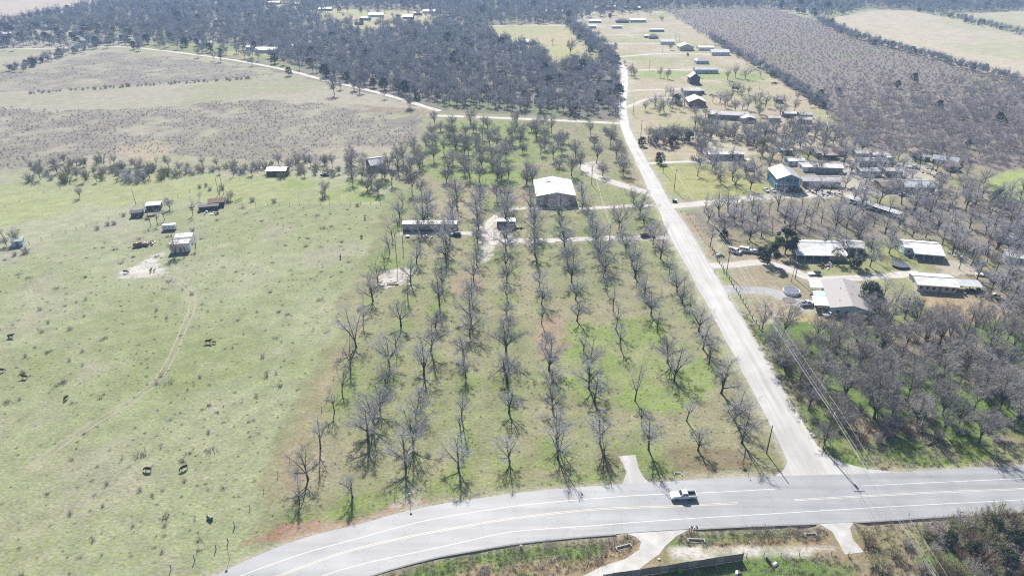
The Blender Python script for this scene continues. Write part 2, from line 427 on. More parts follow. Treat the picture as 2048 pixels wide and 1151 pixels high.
# orchard floor
orch = region([(462,1088),(862,218),(1246,240),(1290,372),(1500,800),(1585,948),(1040,985),(800,1030),(560,1085)])
col = lay(col, alb(176,179,136), orch)
col = lay(col, alb(190,182,150), orch * st(n3, .42, .62) * .75)
col = lay(col, C_OLIVE, orch * st(n2, .5, .7) * .5)
near_tree = np.zeros(X.shape)
for row in ORCH_G + [GROVE_G]:
    for (tx, ty) in row:
        ix0, ix1 = np.searchsorted(gx, [tx - 11, tx + 11]); iy0, iy1 = np.searchsorted(gy, [ty - 13, ty + 9])
        xx, yy = X[iy0:iy1, ix0:ix1], Y[iy0:iy1, ix0:ix1]
        near_tree[iy0:iy1, ix0:ix1] = np.maximum(near_tree[iy0:iy1, ix0:ix1], np.exp(-(((xx - tx) / 4.6) ** 2 + ((yy - ty + 2) / 6.0) ** 2)))
col = lay(col, C_GREEN, orch * near_tree * st(n1 * .5 + n2 * .5, .40, .60) * .7)
col = lay(col, C_GREEN2, orch * near_tree * st(n2, .5, .7) * .5)
for p, a in (([(1130,640),(1330,640),(1420,740),(1440,800),(1330,830),(1190,810),(1120,760)], .8), ([(880,240),(1110,250),(1130,320),(1040,330),(1030,360),(960,366),(860,360),(850,300)], .85),
             ([(720,520),(770,498),(815,500),(800,540),(740,545)], .8), ([(890,300),(920,290),(915,345),(880,360)], .6), ([(970,330),(1050,345),(1030,375),(960,370)], .7),
             ([(1190,360),(1290,385),(1310,402),(1180,405),(1170,380)], .5), ([(960,470),(990,520),(960,520),(930,490)], .5)):
    col = lay(col, C_GREEN, region(p) * a * st(n2 * .6 + n3 * .4, .34, .54))
# centre alley with wheel marks, pink bare earth patches
alley = orch * np.exp(-(((X - 5.4) / 3.2) ** 2)) * st(330 - Y, 0, 20) * st(Y - 175, 0, 40)
col = lay(col, C_TAN2, alley * (.45 + .3 * np.sin(X * 4.2)))
for p, c, a in (([(1070,640),(1120,630),(1150,690),(1100,730),(1070,700)], C_PINK, .6), ([(600,860),(700,640),(735,600),(720,660),(660,830),(640,930),(560,1000)], C_PINK, .3), ([(470,1085),(590,1030),(700,1035),(800,1010),(805,985),(860,1000),(830,1020),(640,1062)], alb(206,170,148), .8),
             ([(455,1092),(560,1032),(600,1045),(540,1072)], alb(186,146,126), .6), ([(770,985),(850,975),(850,1015),(770,1020)], C_SAND, .7), ([(860,395),(960,395),(950,440),(860,432)], C_TAN2, .6), ([(1010,380),(1060,370),(1060,405),(1020,405)], C_PINK, .6),
             ([(900,545),(960,530),(970,580),(900,590)], C_PINK, .5), ([(1330,900),(1450,890),(1500,915),(1480,938),(1330,935)], C_BROWN, .6), ([(1180,900),(1240,900),(1230,945),(1190,950)], C_BROWN, .5), ([(900,960),(1100,940),(1120,955),(900,985)], C_TAN, .6),
             ([(1170,330),(1200,325),(1200,345),(1175,350)], C_SAND, .7), ([(1280,330),(1300,360),(1262,372),(1240,345)], C_PINK, .4)):
    col = lay(col, c, region(p) * a)
col = lay(col, C_GREEN, region([(560,1040),(720,990),(860,960),(1120,955),(1330,930),(1400,945),(1180,965),(960,975),(720,1020)]) * st(n2, .46, .6) * .5)
# sand by the sheds, rubble pad, junction patches
for p in ([(248,548),(300,512),(338,502),(340,515),(310,530),(330,540),(305,556),(262,560)], [(755,580),(772,548),(800,536),(828,545),(800,570),(778,582)]):
    col = lay(col, C_WHITE, region(p) * (.75 + .25 * st(n4, .35, .55)))
for p, a in (([(965,448),(1000,430),(1006,470),(1040,478),(1030,492),(985,500),(970,530),(955,535),(962,490)], .85), ([(1160,322),(1190,320),(1200,350),(1180,356)], .6)):
    col = lay(col, C_WHITE, region(p) * a * (.6 + .4 * st(n4, .35, .55)))
# farm track through the pasture: two wheel lines
track = smooth(GL([(300,548),(345,556),(378,580),(385,610),(370,650),(340,720),(300,775),(230,822),(150,870),(60,935)]), 4)
dtr = dist_line(X, Y, track)
col = lay(col, alb(206,200,170), (np.exp(-(dtr / 1.8) ** 2)) * .35)
# woodland floors and scrub east
wood_poly = [(-400,60),(130,26),(260,-6),(2300,-6),(2300,30),(2048,30),(1740,18),(1560,20),(1335,20),(1140,44),(1238,150),(1240,240),(862,218),(640,160),(430,116),(230,92),(-400,100)]
wood = region(wood_poly)
col = lay(col, C_FFLOOR, wood); col = lay(col, alb(150,170,100), wood * st(n3, .52, .68) * .5)
scrubE = region([(1330,20),(1560,20),(1640,42),(1700,72),(2048,168),(2300,240),(2300,400),(1950,330),(1700,290),(1655,222),(1545,150),(1410,72)])
col = lay(col, alb(170,158,154), scrubE); col = lay(col, alb(182,166,146), scrubE * st(n2, .48, .66) * .6); col = lay(col, alb(160,172,120), scrubE * st(n3, .56, .7) * .4)
tanE = region([(1640,40),(1735,22),(1830,22),(1960,48),(2048,68),(2300,140),(2300,240),(2048,165),(1700,70)]) + region([(1915,28),(2048,22),(2400,24),(2400,90),(2048,54)])
col = lay(col, alb(236,222,196), np.clip(tanE, 0, 1)); col = lay(col, alb(206,212,160), tanE * st(n1, .5, .66) * .5)
col = lay(col, alb(232,214,196), region([(-600,-4),(262,-4),(135,24),(10,44),(-600,60)]))
# small settlement east of the county road
east = region([(1142,46),(1150,20),(1330,22),(1410,72),(1545,150),(1655,222),(1700,290),(1440,322),(1300,320),(1262,250),(1258,150)])
col = lay(col, alb(220,206,176), east); col = lay(col, alb(196,198,144), east * st(n1, .44, .58) * .7); col = lay(col, alb(236,226,206), east * st(n3, .56, .7) * .6)
col = lay(col, alb(170,196,110), region([(1262,141),(1400,142),(1520,150),(1530,162),(1400,158),(1262,154)]) * .6)
for p in ([(975,52),(1122,48),(1212,128),(1108,136),(1096,104),(983,78)], [(700,54),(640,46),(625,30),(660,18),(740,20),(840,22),(880,38),(870,62),(800,52),(730,58)], [(525,20),(545,10),(610,8),(614,14),(560,22)],
          [(812,122),(835,113),(852,122),(840,132)], [(455,102),(545,96),(560,112),(480,118)], [(690,60),(790,58),(780,66),(700,68)]):
    rg = region(p); col = lay(col, alb(222,208,164), rg); col = lay(col, alb(200,204,140), rg * st(n1, .45, .6) * .7)
col = lay(col, alb(184,192,120), region([(230,92),(270,76),(400,84),(520,100),(640,150),(500,126)]) * (.4 + .4 * st(n3, .4, .6)))
col = lay(col, alb(212,204,190), region([(-100,58),(110,60),(330,78),(230,94),(-100,98)]) * .6)
# yards on the east side
yard = region([(1300,320),(1440,322),(1700,290),(1950,330),(2300,400),(2300,640),(1700,660),(1520,640),(1400,430)])
col = lay(col, alb(192,182,152), yard); col = lay(col, alb(176,190,112), yard * st(n3, .48, .62) * .6); col = lay(col, alb(168,156,144), yard * st(n1, .5, .62) * .5)
col = lay(col, alb(204,204,130), region([(1310,330),(1470,330),(1540,385),(1400,400),(1350,395)]) * .7)
col = lay(col, alb(170,158,148), region([(1375,420),(1560,402),(1800,410),(2048,390),(2048,500),(1860,480),(1560,478),(1440,490)]) * (.5 + .3 * st(n2, .4, .6)))
for p, c, a in (([(1850,590),(1990,600),(2048,640),(1960,660),(1880,640)], alb(214,190,152), .9), ([(1880,520),(1950,520),(1960,550),(1890,555)], C_SAND, .8), ([(1545,640),(1620,628),(1680,640),(1690,668),(1600,668)], alb(206,192,130), .8), ([(1470,600),(1540,600),(1600,650),(1540,640)], C_TAN2, .7),
             ([(1450,548),(1600,560),(1560,575),(1450,572)], C_TAN, .6), ([(1725,610),(1850,600),(1860,640),(1800,650),(1720,640)], C_GREEN, .55), ([(1600,390),(1700,320),(1860,330),(1900,380),(1700,395)], C_SAND, .8), ([(1425,532),(1450,540),(1462,572),(1440,572)], C_GREEN, .7),
             ([(1960,380),(2048,330),(2200,360),(2200,420),(2000,400)], alb(196,214,130), .8), ([(1370,430),(1400,432),(1432,515),(1415,520)], alb(204,182,158), .8), ([(1480,600),(1530,680),(1640,880),(1660,910),(1600,860),(1500,650)], alb(176,184,110), .7)):
    col = lay(col, c, region(p) * a)
# wood by the highway
wE = region([(1500,640),(1700,655),(1800,640),(2300,640),(2300,900),(2048,905),(1700,938),(1640,905)])
col = lay(col, alb(182,168,146), wE); col = lay(col, alb(142,168,88), wE * st(n3 * .6 + n2 * .4, .46, .56) * .9); col = lay(col, alb(118,150,66), wE * st(n2, .52, .66) * .6)
col = lay(col, alb(150,176,84), region([(1640,900),(1720,880),(2300,870),(2300,915),(2048,925),(1720,940)]) * (.3 + .6 * st(n2, .42, .58)))
col = lay(col, alb(204,184,150), region([(1700,938),(2300,905),(2300,925),(2048,934),(1740,946)]) * .7)
col = lay(col, alb(206,186,156), region([(1760,840),(1810,830),(1830,850),(1780,870)]) * .8)
# south verge and yard beyond the highway
sv = (Y < np.interp(X, [p[0] for p in HW_S], [p[1] for p in HW_S])).astype(float)
col = lay(col, alb(182,166,134), sv); col = lay(col, alb(146,168,98), sv * st(n2 * .7 + n3 * .3, .47, .6) * .8)
col = lay(col, alb(138,168,84), region([(770,1151),(900,1110),(1060,1085),(1250,1078),(1240,1090),(1000,1120),(850,1160)]) * st(n2, .4, .56) * .9)
col = lay(col, alb(202,176,144), region([(960,1151),(1080,1120),(1250,1098),(1280,1085),(1270,1105),(1160,1150)]) * .75)
col = lay(col, alb(200,168,130), region([(1375,1085),(1660,1066),(1670,1080),(1500,1090),(1360,1100)]) * .7)
col = lay(col, alb(120,146,74), region([(1880,1050),(2300,1020),(2300,1200),(1800,1200),(1840,1120)]) * st(n2, .4, .6) * .8)
col = lay(col, alb(178,174,130), region([(1700,1060),(2048,1040),(2048,1090),(1740,1105)]) * .6)
col = lay(col, alb(132,160,86), region([(1250,1200),(1240,1155),(1490,1122),(1560,1110),(1850,1125),(1850,1200)]) * st(n2, .36, .54) * .9)
gs = region([(1325,1090),(1400,1090),(1560,1090),(1680,1084),(1690,1098),(1560,1108),(1420,1112),(1330,1122)])
col = lay(col, C_WHITE, gs * (.5 + .5 * st(n4, .38, .56)))
# worn edge of bare earth along the paving
hwd = np.minimum(dist_line(X, Y, HW_N), dist_line(X, Y, HW_S)); rdd = np.minimum(dist_line(X, Y, ROAD_L), dist_line(X, Y, ROAD_R))
col = lay(col, C_SAND, np.exp(-(hwd / 1.2) ** 2) * .6)
col = lay(col, C_SAND, np.exp(-(rdd / np.clip(.9 * Y / 200, .8, 4)) ** 2) * .6)
for k, (p, w) in DRIVE_G.items():
    col = lay(col, C_SAND, np.exp(-(dist_line(X, Y, p) / (w * 1.25)) ** 2) * .8)
col *= (1 + (n4 - .5) * .34)[..., None]
col = np.clip(col, .01, .8)
# roadside ditch: real relief
ditch = smooth(GL([(700,1190),(860,1135),(1000,1108),(1150,1092),(1262,1082)]), 3); ditch2 = smooth(GL([(1370,1074),(1520,1064),(1630,1058)]), 3); ditch3 = smooth(GL([(1712,1056),(1870,1046),(2048,1036),(2300,1020)]), 3)
dd = np.minimum(np.minimum(dist_line(X, Y, ditch), dist_line(X, Y, ditch2)), dist_line(X, Y, ditch3))
Z = -.55 * np.exp(-(dd / 1.6) ** 2) + .25 * (n2 - .5) * st(np.minimum(hwd, rdd), 3, 12) * st(600 - Y, 0, 200)
paved = np.minimum(hwd, rdd)
for k, (p, w) in DRIVE_G.items():
    Z *= st(dist_line(X, Y, p), w + 1, w + 5)
for pl in (FRONT_APRON, SIDE_APRON, ORCH_APRON):
    Z *= 1 - inpoly(X, Y, pl); Z *= st(dist_line(X, Y, pl + pl[:1]), .6, 2.2) * (1 - inpoly(X, Y, pl))
Z = np.minimum(Z, 0)
inside_hw = (Y > np.interp(X, [p[0] for p in HW_S], [p[1] for p in HW_S])) & (Y < np.interp(X, [p[0] for p in HW_N], [p[1] for p in HW_N]))
Z[inside_hw] = -.02
me = bpy.data.meshes.new('ground')
ny, nx = X.shape
me.vertices.add(nx * ny)
me.vertices.foreach_set('co', np.stack([X, Y, Z], -1).astype(np.float32).ravel())
idx = np.arange(nx * ny).reshape(ny, nx)
quads = np.stack([idx[:-1, :-1], idx[:-1, 1:], idx[1:, 1:], idx[1:, :-1]], -1).reshape(-1, 4)
me.loops.add(quads.size); me.loops.foreach_set('vertex_index', quads.ravel().astype(np.int32))
me.polygons.add(len(quads)); me.polygons.foreach_set('loop_start', np.arange(0, quads.size, 4, dtype=np.int32))
me.update(calc_edges=True)
at = me.attributes.new('soil', 'FLOAT_COLOR', 'POINT')
at.data.foreach_set('color', np.concatenate([col, np.ones(X.shape + (1,))], -1).astype(np.float32).ravel())
me.polygons.foreach_set('use_smooth', np.ones(len(quads), bool))
gm = bpy.data.materials.new('grassland'); gm.use_nodes = True
nt = gm.node_tree; b = nt.nodes['Principled BSDF']; b.inputs['Roughness'].default_value = .95; b.inputs['Specular IOR Level'].default_value = .12
an = nt.nodes.new('ShaderNodeAttribute'); an.attribute_name = 'soil'
geo = nt.nodes.new('ShaderNodeNewGeometry')
def gnoise(s, d=4):
    n = nt.nodes.new('ShaderNodeTexNoise'); n.inputs['Scale'].default_value = s; n.inputs['Detail'].default_value = d
    nt.links.new(geo.outputs['Position'], n.inputs['Vector']); return n.outputs[0]
def rng_node(src, a, b_, lo, hi):
    r = nt.nodes.new('ShaderNodeMapRange'); r.inputs[1].default_value, r.inputs[2].default_value, r.inputs[3].default_value, r.inputs[4].default_value = a, b_, lo, hi
    nt.links.new(src, r.inputs[0]); return r.outputs[0]
def mul(a, b_):
    m_ = nt.nodes.new('ShaderNodeMath'); m_.operation = 'MULTIPLY'; nt.links.new(a, m_.inputs[0]); nt.links.new(b_, m_.inputs[1]); return m_.outputs[0]
f1 = rng_node(gnoise(1.1, 6), .3, .7, .80, 1.22); f2 = rng_node(gnoise(.22, 4), .3, .7, .9, 1.1)
hs = nt.nodes.new('ShaderNodeHueSaturation'); nt.links.new(an.outputs['Color'], hs.inputs['Color']); nt.links.new(mul(f1, f2), hs.inputs['Value'])
nt.links.new(rng_node(gnoise(.6, 3), .3, .7, .8, 1.2), hs.inputs['Saturation'])
nt.links.new(hs.outputs[0], b.inputs['Base Color'])
bp = nt.nodes.new('ShaderNodeBump'); bp.inputs['Strength'].default_value = .55; bp.inputs['Distance'].default_value = .35
nt.links.new(gnoise(1.6, 5), bp.inputs['Height']); nt.links.new(bp.outputs[0], b.inputs['Normal'])
me.materials.append(gm)
tag(link('ground', me), kind='structure')

# ------------------------------------------------------------------ paving sheets
def paving(name, c1, c2, rough, stretch, scale=.35, spec=.4, wear=(.5, .5, 1), wamp=.12, crack=0.0):
    m = mat(name, c1, c2, scale, rough, stretch=stretch, spec=spec, bump=.15, bscale=5)
    nt = m.node_tree; b = nt.nodes['Principled BSDF']; src = b.inputs['Base Color'].links[0].from_socket; geo = nt.nodes.new('ShaderNodeNewGeometry'); L = nt.links.new
    def nz(sc, st_, lo, hi, d=4):
        mp = nt.nodes.new('ShaderNodeMapping'); mp.inputs['Scale'].default_value = st_; n = nt.nodes.new('ShaderNodeTexNoise'); n.inputs['Scale'].default_value = sc; n.inputs['Detail'].default_value = d
        r = nt.nodes.new('ShaderNodeMapRange'); r.inputs[1].default_value, r.inputs[2].default_value, r.inputs[3].default_value, r.inputs[4].default_value = .3, .7, lo, hi
        L(geo.outputs['Position'], mp.inputs[0]); L(mp.outputs[0], n.inputs['Vector']); L(n.outputs[0], r.inputs[0]); return r.outputs[0]
    def ml(a, b_):
        q = nt.nodes.new('ShaderNodeMath'); q.operation = 'MULTIPLY'; L(a, q.inputs[0]); L(b_, q.inputs[1]); return q.outputs[0]
    v = ml(nz(1.0, wear, 1 - wamp, 1 + wamp), nz(.12, (1, 1, 1), .9, 1.1))
    vo = nt.nodes.new('ShaderNodeTexVoronoi'); vo.feature = 'DISTANCE_TO_EDGE'; vo.inputs['Scale'].default_value = .11; wv = nt.nodes.new('ShaderNodeTexNoise'); wv.inputs['Scale'].default_value = .5; wv.inputs['Detail'].default_value = 5
    av = nt.nodes.new('ShaderNodeVectorMath'); av.operation = 'MULTIPLY_ADD'; av.inputs[1].default_value = (5, 5, 5)
    L(geo.outputs['Position'], wv.inputs['Vector']); L(wv.outputs['Color'], av.inputs[0]); L(geo.outputs['Position'], av.inputs[2]); L(av.outputs[0], vo.inputs['Vector'])
    cr2 = nt.nodes.new('ShaderNodeMapRange'); cr2.inputs[1].default_value, cr2.inputs[2].default_value, cr2.inputs[3].default_value, cr2.inputs[4].default_value = 0, .012, 1 - crack, 1; L(vo.outputs['Distance'], cr2.inputs[0])
    hs = nt.nodes.new('ShaderNodeHueSaturation'); L(ml(v, cr2.outputs[0]), hs.inputs['Value']); L(src, hs.inputs['Color']); L(hs.outputs[0], b.inputs['Base Color'])
    return m
M['asphalt'] = paving('asphalt', (.235, .24, .25), (.265, .268, .275), .62, (.25, 2.2, 1), .22, wear=(.012, .55, 1), wamp=.13, crack=.22)
M['chipseal'] = paving('chip_seal', (.33, .32, .305), (.385, .375, .36), .75, (2, .18, 1), .35, wear=(.7, .012, 1), wamp=.14, crack=.12)
M['caliche'] = paving('caliche_gravel', (.47, .445, .41), (.38, .355, .315), .9, (1, 1, 1), .5, .2, wamp=.2)
M['far_caliche'] = M['caliche']
M['apron'] = paving('concrete_apron', (.40, .39, .37), (.35, .34, .325), .8, (1, 1, 1), .35)
M['old_asphalt'] = paving('old_asphalt', (.155, .15, .15), (.20, .195, .19), .7, (1, 1, 1), .5)
M['line_white'] = mat('road_paint_white', (.62, .62, .62), (.45, .45, .45), 1.2, .6)
M['line_pale'] = mat('road_paint_bleached', (.60, .57, .50), (.48, .46, .41), 1.2, .6)
M['line_yellow'] = mat('road_paint_yellow', (.60, .51, .37), (.50, .44, .33), 1.2, .6)
M['grey_gravel'] = paving('grey_gravel', (.27, .27, .28), (.33, .325, .32), .9, (1, 1, 1), .6, .2)

def strip(name, left, right, z, m, jitter=0.0):
    n = max(len(left), len(right)) * 1
    def resample(p, n):
        p = np.array(p); s = np.r_[0, np.cumsum(np.hypot(*np.diff(p, axis=0).T))]; t = np.linspace(0, s[-1], n)
        return np.c_[np.interp(t, s, p[:, 0]), np.interp(t, s, p[:, 1])]
    L_, R_ = resample(left, n), resample(right, n)
    if jitter: L_ += rng.normal(0, jitter, L_.shape); R_ += rng.normal(0, jitter, R_.shape)
    mb = MB()
    mb.add([(x, y, z) for x, y in L_] + [(x, y, z) for x, y in R_], [(i + n, i + n + 1, i + 1, i) for i in range(n - 1)])
    return mb.build(name, m)
def offset(line, w):
    p = np.array(line); d = np.gradient(p, axis=0); d /= np.linalg.norm(d, axis=1)[:, None] + 1e-9
    nrm = np.c_[-d[:, 1], d[:, 0]]
    return p + nrm * w, p - nrm * w
def ribbon(name, line, w, z, m, jitter=0.0, parent=None):
    a, b_ = offset(line, w)
    if jitter: a = a + rng.normal(0, jitter, a.shape); b_ = b_ + rng.normal(0, jitter, b_.shape)
    n = len(a); mb = MB()
    mb.add([(x, y, z) for x, y in a] + [(x, y, z) for x, y in b_], [(i + n, i + n + 1, i + 1, i) for i in range(n - 1)])
    return mb.build(name, m, parent)
def poly_sheet(name, pts, z, m):
    mb = MB(); mb.add([(x, y, z) for x, y in pts], [tuple(range(len(pts)))])
    o = mb.build(name, m)
    bm = bmesh.new(); bm.from_mesh(o.data)
    for f in bm.faces:
        if f.normal.z < 0: f.normal_flip()
    bmesh.ops.triangulate(bm, faces=bm.faces[:]); bm.to_mesh(o.data); bm.free()
    return o
# highway from matched samples of its two edges
xs = np.r_[np.linspace(HW_N[0][0] + 1, 175, 120), np.linspace(180, 420, 40)]
def edge_at(line, xs): p = np.array(line); return np.interp(xs, p[:, 0], p[:, 1])
hw = strip('highway', list(zip(xs, edge_at(HW_N, xs))), list(zip(xs, edge_at(HW_S, xs))), .034, M['asphalt'])
tag(hw, kind='structure')
yl = np.array(HW_Y)
def marking(line, m, w=.11, dz=.038):
    tag(ribbon('road_marking', line, w, dz, m), kind='structure')
ya, yb = offset(HW_Y, .2)
cut = [i for i, p in enumerate(HW_Y) if 52 < p[0] < 66]
marking([tuple(p) for p in ya[:cut[0]]], M['line_yellow'], .06); marking([tuple(p) for p in yb[:cut[0]]], M['line_yellow'], .06)
marking([tuple(p) for p in ya[cut[-1]:]], M['line_pale'], .06); marking([tuple(p) for p in yb[cut[-1]:]], M['line_pale'], .06)
for ln in (HW_WN, HW_WN2, HW_WS): marking(ln, M['line_white'], .07)
# low kerb on the south edge, open at the two aprons
def kerb(x0, x1):
    xs_ = np.arange(x0, x1, 2.5); ys = edge_at(HW_S, xs_); mb = MB()
    for i in range(len(xs_) - 1):
        a, b_ = Vector((xs_[i], ys[i], 0)), Vector((xs_[i + 1], ys[i + 1], 0)); d = (b_ - a).normalized(); nrm = Vector((d.y, -d.x, 0)) * .3
        mb.prism([a + Vector((0, 0, -.3)), a + nrm + Vector((0, 0, -.5)), a + nrm + Vector((0, 0, .05)), a + Vector((0, 0, .13))], b_ - a)
    tag(mb.build('kerb', M['concrete']), kind='structure')
kerb(-75, FRONT_APRON[0][0] - .5); kerb(FRONT_APRON[1][0] + .5, SIDE_APRON[0][0] - .5); kerb(SIDE_APRON[1][0] + .5, 300)
road = strip('county_road', smooth(ROAD_L, 6), smooth(ROAD_R, 6), .030, M['chipseal'], .12)
tag(road, kind='structure')
thr = GL([(1548,953),(1566,940),(1576,922),(1638,893),(1657,909),(1690,926),(1736,937),(1810,944.5)])
tag(poly_sheet('road_mouth', thr, .032, M['chipseal']), kind='structure')
M['track'] = mat('worn_track', alb(214,206,182), alb(196,192,160), .5, .95)
tl, tr_ = offset(track, .95)
for side in (tl, tr_): tag(ribbon('farm_track', side, .26, .006, M['track'], .08), kind='structure')
tag(ribbon('far_road', FARROAD, 2.7, .030, M['far_caliche'], .3), kind='structure')
for k, (p, w) in DRIVE_G.items():
    mm = M['caliche'] if k != 'house_drive' else M['grey_gravel']
    tag(ribbon('gravel_drive', p, w, .004 + .0014 * list(DRIVE_G).index(k), mm, .25 if w > 1.6 else .35), kind='structure')
tag(poly_sheet('concrete_apron', FRONT_APRON, .032, M['apron']), kind='structure')
tag(poly_sheet('concrete_apron', SIDE_APRON, .032, M['apron']), kind='structure')
tag(poly_sheet('asphalt_apron', ORCH_APRON, .032, M['chipseal']), kind='structure')

# ------------------------------------------------------------------ trees: trunk with limbs, crown of branchlets and twigs
def needles(base, tip, w):
    """thin tapering twigs: three-sided, from an (n,3) array of bases to tips"""
    n = len(base); d = tip - base; d /= np.linalg.norm(d, axis=1)[:, None] + 1e-9
    ref = np.where(np.abs(d[:, 2:3]) < .8, np.array([[0, 0, 1.]]), np.array([[1., 0, 0]]))
    u = np.cross(d, ref); u /= np.linalg.norm(u, axis=1)[:, None] + 1e-9; v = np.cross(d, u)
    w = np.broadcast_to(np.asarray(w, float).reshape(-1, 1), (n, 1)) / 2
    vs = np.stack([base + u * w, base + (-.5 * u + .87 * v) * w, base + (-.5 * u - .87 * v) * w, tip], 1).reshape(-1, 3)
    k = np.arange(n)[:, None] * 4
    fs = np.concatenate([k + [0, 1, 3], k + [1, 2, 3], k + [2, 0, 3]], 0)
    return vs, fs
def mesh_from(mb, nv, nf, name, mats, nmi):
    vs = mb.v + [tuple(p) for p in nv]; o = len(mb.v)
    fs = mb.f + [tuple(int(i) + o for i in f) for f in nf]
    me = bpy.data.meshes.new(name); me.from_pydata(vs, [], fs)
    for m in mats: me.materials.append(m)
    if len(mats) > 1: me.polygons.foreach_set('material_index', np.array(mb.mi + [nmi] * len(nf), np.int32))
    me.update(); return me
def bez(a, b, c, n):
    return [a * (1 - t) ** 2 + b * 2 * t * (1 - t) + c * t * t for t in np.linspace(0, 1, n)]
def gen_tree(seed, H=10, Rr=4.5, th=2.6, tr=.22, limbs=6, subs=7, brs=5, tw=12, twl=.75, tww=.022, droop=.0, vase=1.0, leader=True):
    g = np.random.default_rng(seed)
    T, C = MB(), MB()
    lean = g.normal(0, .05, 2)
    top = np.array([lean[0] * th, lean[1] * th, th])
    T.tube([(0, 0, -.2), (lean[0] * .3, lean[1] * .3, .35), tuple(top * .6), tuple(top)], [tr * 1.5, tr * 1.05, tr * .92, tr * .82], 6)
    B, E_, W = [], [], []
    ph0 = g.uniform(0, 6.28)
    for i in range(limbs):
        lead = leader and i == 0
        ph = ph0 + i * 2 * math.pi / max(1, limbs - leader) + g.normal(0, .3)
        rho = .12 if lead else g.uniform(.5, .98) * vase
        zt = H * (g.uniform(.93, 1.03) if lead else g.uniform(.55, .95) * (1.12 - .3 * rho))
        tip = np.array([math.cos(ph) * rho * Rr, math.sin(ph) * rho * Rr, zt]) + np.r_[lean * H, 0]
        a = top * (g.uniform(.72, 1.0) if i else 1.0)
        mid = a + (tip - a) * np.array([.38, .38, .55]) + g.normal(0, .25, 3)
        P = bez(a, mid, tip, 6)
        r0 = tr * (.62 if not lead else .75) * g.uniform(.75, 1.1)
        T.tube([tuple(p) for p in P], [r0 * (1 - .82 * k / 5) for k in range(6)], 5)
        Llimb = np.linalg.norm(tip - a)
        for s in range(subs):
            t = .24 + .74 * (s + g.uniform(0, .9)) / subs
            k = min(int(t * 5), 4); p = P[k] + (P[k + 1] - P[k]) * (t * 5 - k)
            tan = (P[k + 1] - P[k]); tan /= np.linalg.norm(tan)
            out = g.normal(0, 1, 3); out -= tan * out.dot(tan); out /= np.linalg.norm(out)
            out[2] = out[2] * .6 + .12
            d = tan * .55 + out * .85; d /= np.linalg.norm(d)
            Ls = Llimb * .42 * (1.12 - .55 * t) * g.uniform(.7, 1.2)
            q = p + d * Ls + np.array([0, 0, (.12 - droop) * Ls]); mm = p + d * Ls * .5 + g.normal(0, .12, 3)
            Q = bez(p, mm, q, 4)
            r1 = max(.022, r0 * (1 - .8 * t) * .5)
            T.tube([tuple(x) for x in Q], [r1, r1 * .75, r1 * .5, r1 * .25], 4, cap=False)
            for b_ in range(brs):
                tb = .2 + .8 * (b_ + g.uniform(0, .9)) / brs
                kk = min(int(tb * 3), 2); pb = Q[kk] + (Q[kk + 1] - Q[kk]) * (tb * 3 - kk)
                o2 = g.normal(0, 1, 3); o2 /= np.linalg.norm(o2)
                db = d * .6 + o2 * .8 + np.array([0, 0, .18 - droop]); db /= np.linalg.norm(db)
                Lb = Ls * .55 * (1.15 - .5 * tb) * g.uniform(.6, 1.2)
                eb = pb + db * Lb
                C.tube([tuple(pb), tuple(pb + db * Lb * .5 + g.normal(0, .05, 3)), tuple(eb)], [r1 * .38 + .008, r1 * .26 + .006, .006], 3, cap=False)
                for _ in range(tw):
                    tt = g.uniform(.15, 1.0); bs = pb + db * Lb * tt
                    o3 = g.normal(0, 1, 3); o3 /= np.linalg.norm(o3)
                    dt = db * .5 + o3 * .75 + np.array([0, 0, .22 - droop]); dt /= np.linalg.norm(dt)
                    B.append(bs); E_.append(bs + dt * twl * g.uniform(.5, 1.3)); W.append(tww * g.uniform(.7, 1.3))
    nv, nf = needles(np.array(B), np.array(E_), np.array(W))
    return T, C, nv, nf
def two_part(seed, bark, twig, **k):
    T, C, nv, nf = gen_tree(seed, **k)
    return T.mesh('tree_trunk', bark), mesh_from(C, nv, nf, 'tree_crown', [twig], 0)
def gen_bush(seed, H=3, Rr=2, stems=26, tw=9, twl=.6, tww=.03):
    g = np.random.default_rng(seed); S = MB(); B, E_, W = [], [], []
    for i in range(stems):
        ph = g.uniform(0, 6.28); rho = math.sqrt(g.uniform(0, 1))
        a = np.array([math.cos(ph) * rho * Rr * .35, math.sin(ph) * rho * Rr * .35, -.05])
        tip = np.array([math.cos(ph) * rho * Rr, math.sin(ph) * rho * Rr, H * g.uniform(.5, 1) * (1.05 - .45 * rho * rho)])
        P = bez(a, a + (tip - a) * np.array([.3, .3, .6]), tip, 4)
        S.tube([tuple(p) for p in P], [.035, .026, .018, .008], 3, cap=False)
        for _ in range(tw):
            t = g.uniform(.25, 1) * 3; k = min(int(t), 2); p = P[k] + (P[k + 1] - P[k]) * (t - k)
            o = g.normal(0, 1, 3); o[2] = o[2] * .6 + .35; o /= np.linalg.norm(o)
            B.append(p); E_.append(p + o * twl * g.uniform(.5, 1.3)); W.append(tww * g.uniform(.7, 1.3))
    return S, *needles(np.array(B), np.array(E_), np.array(W))
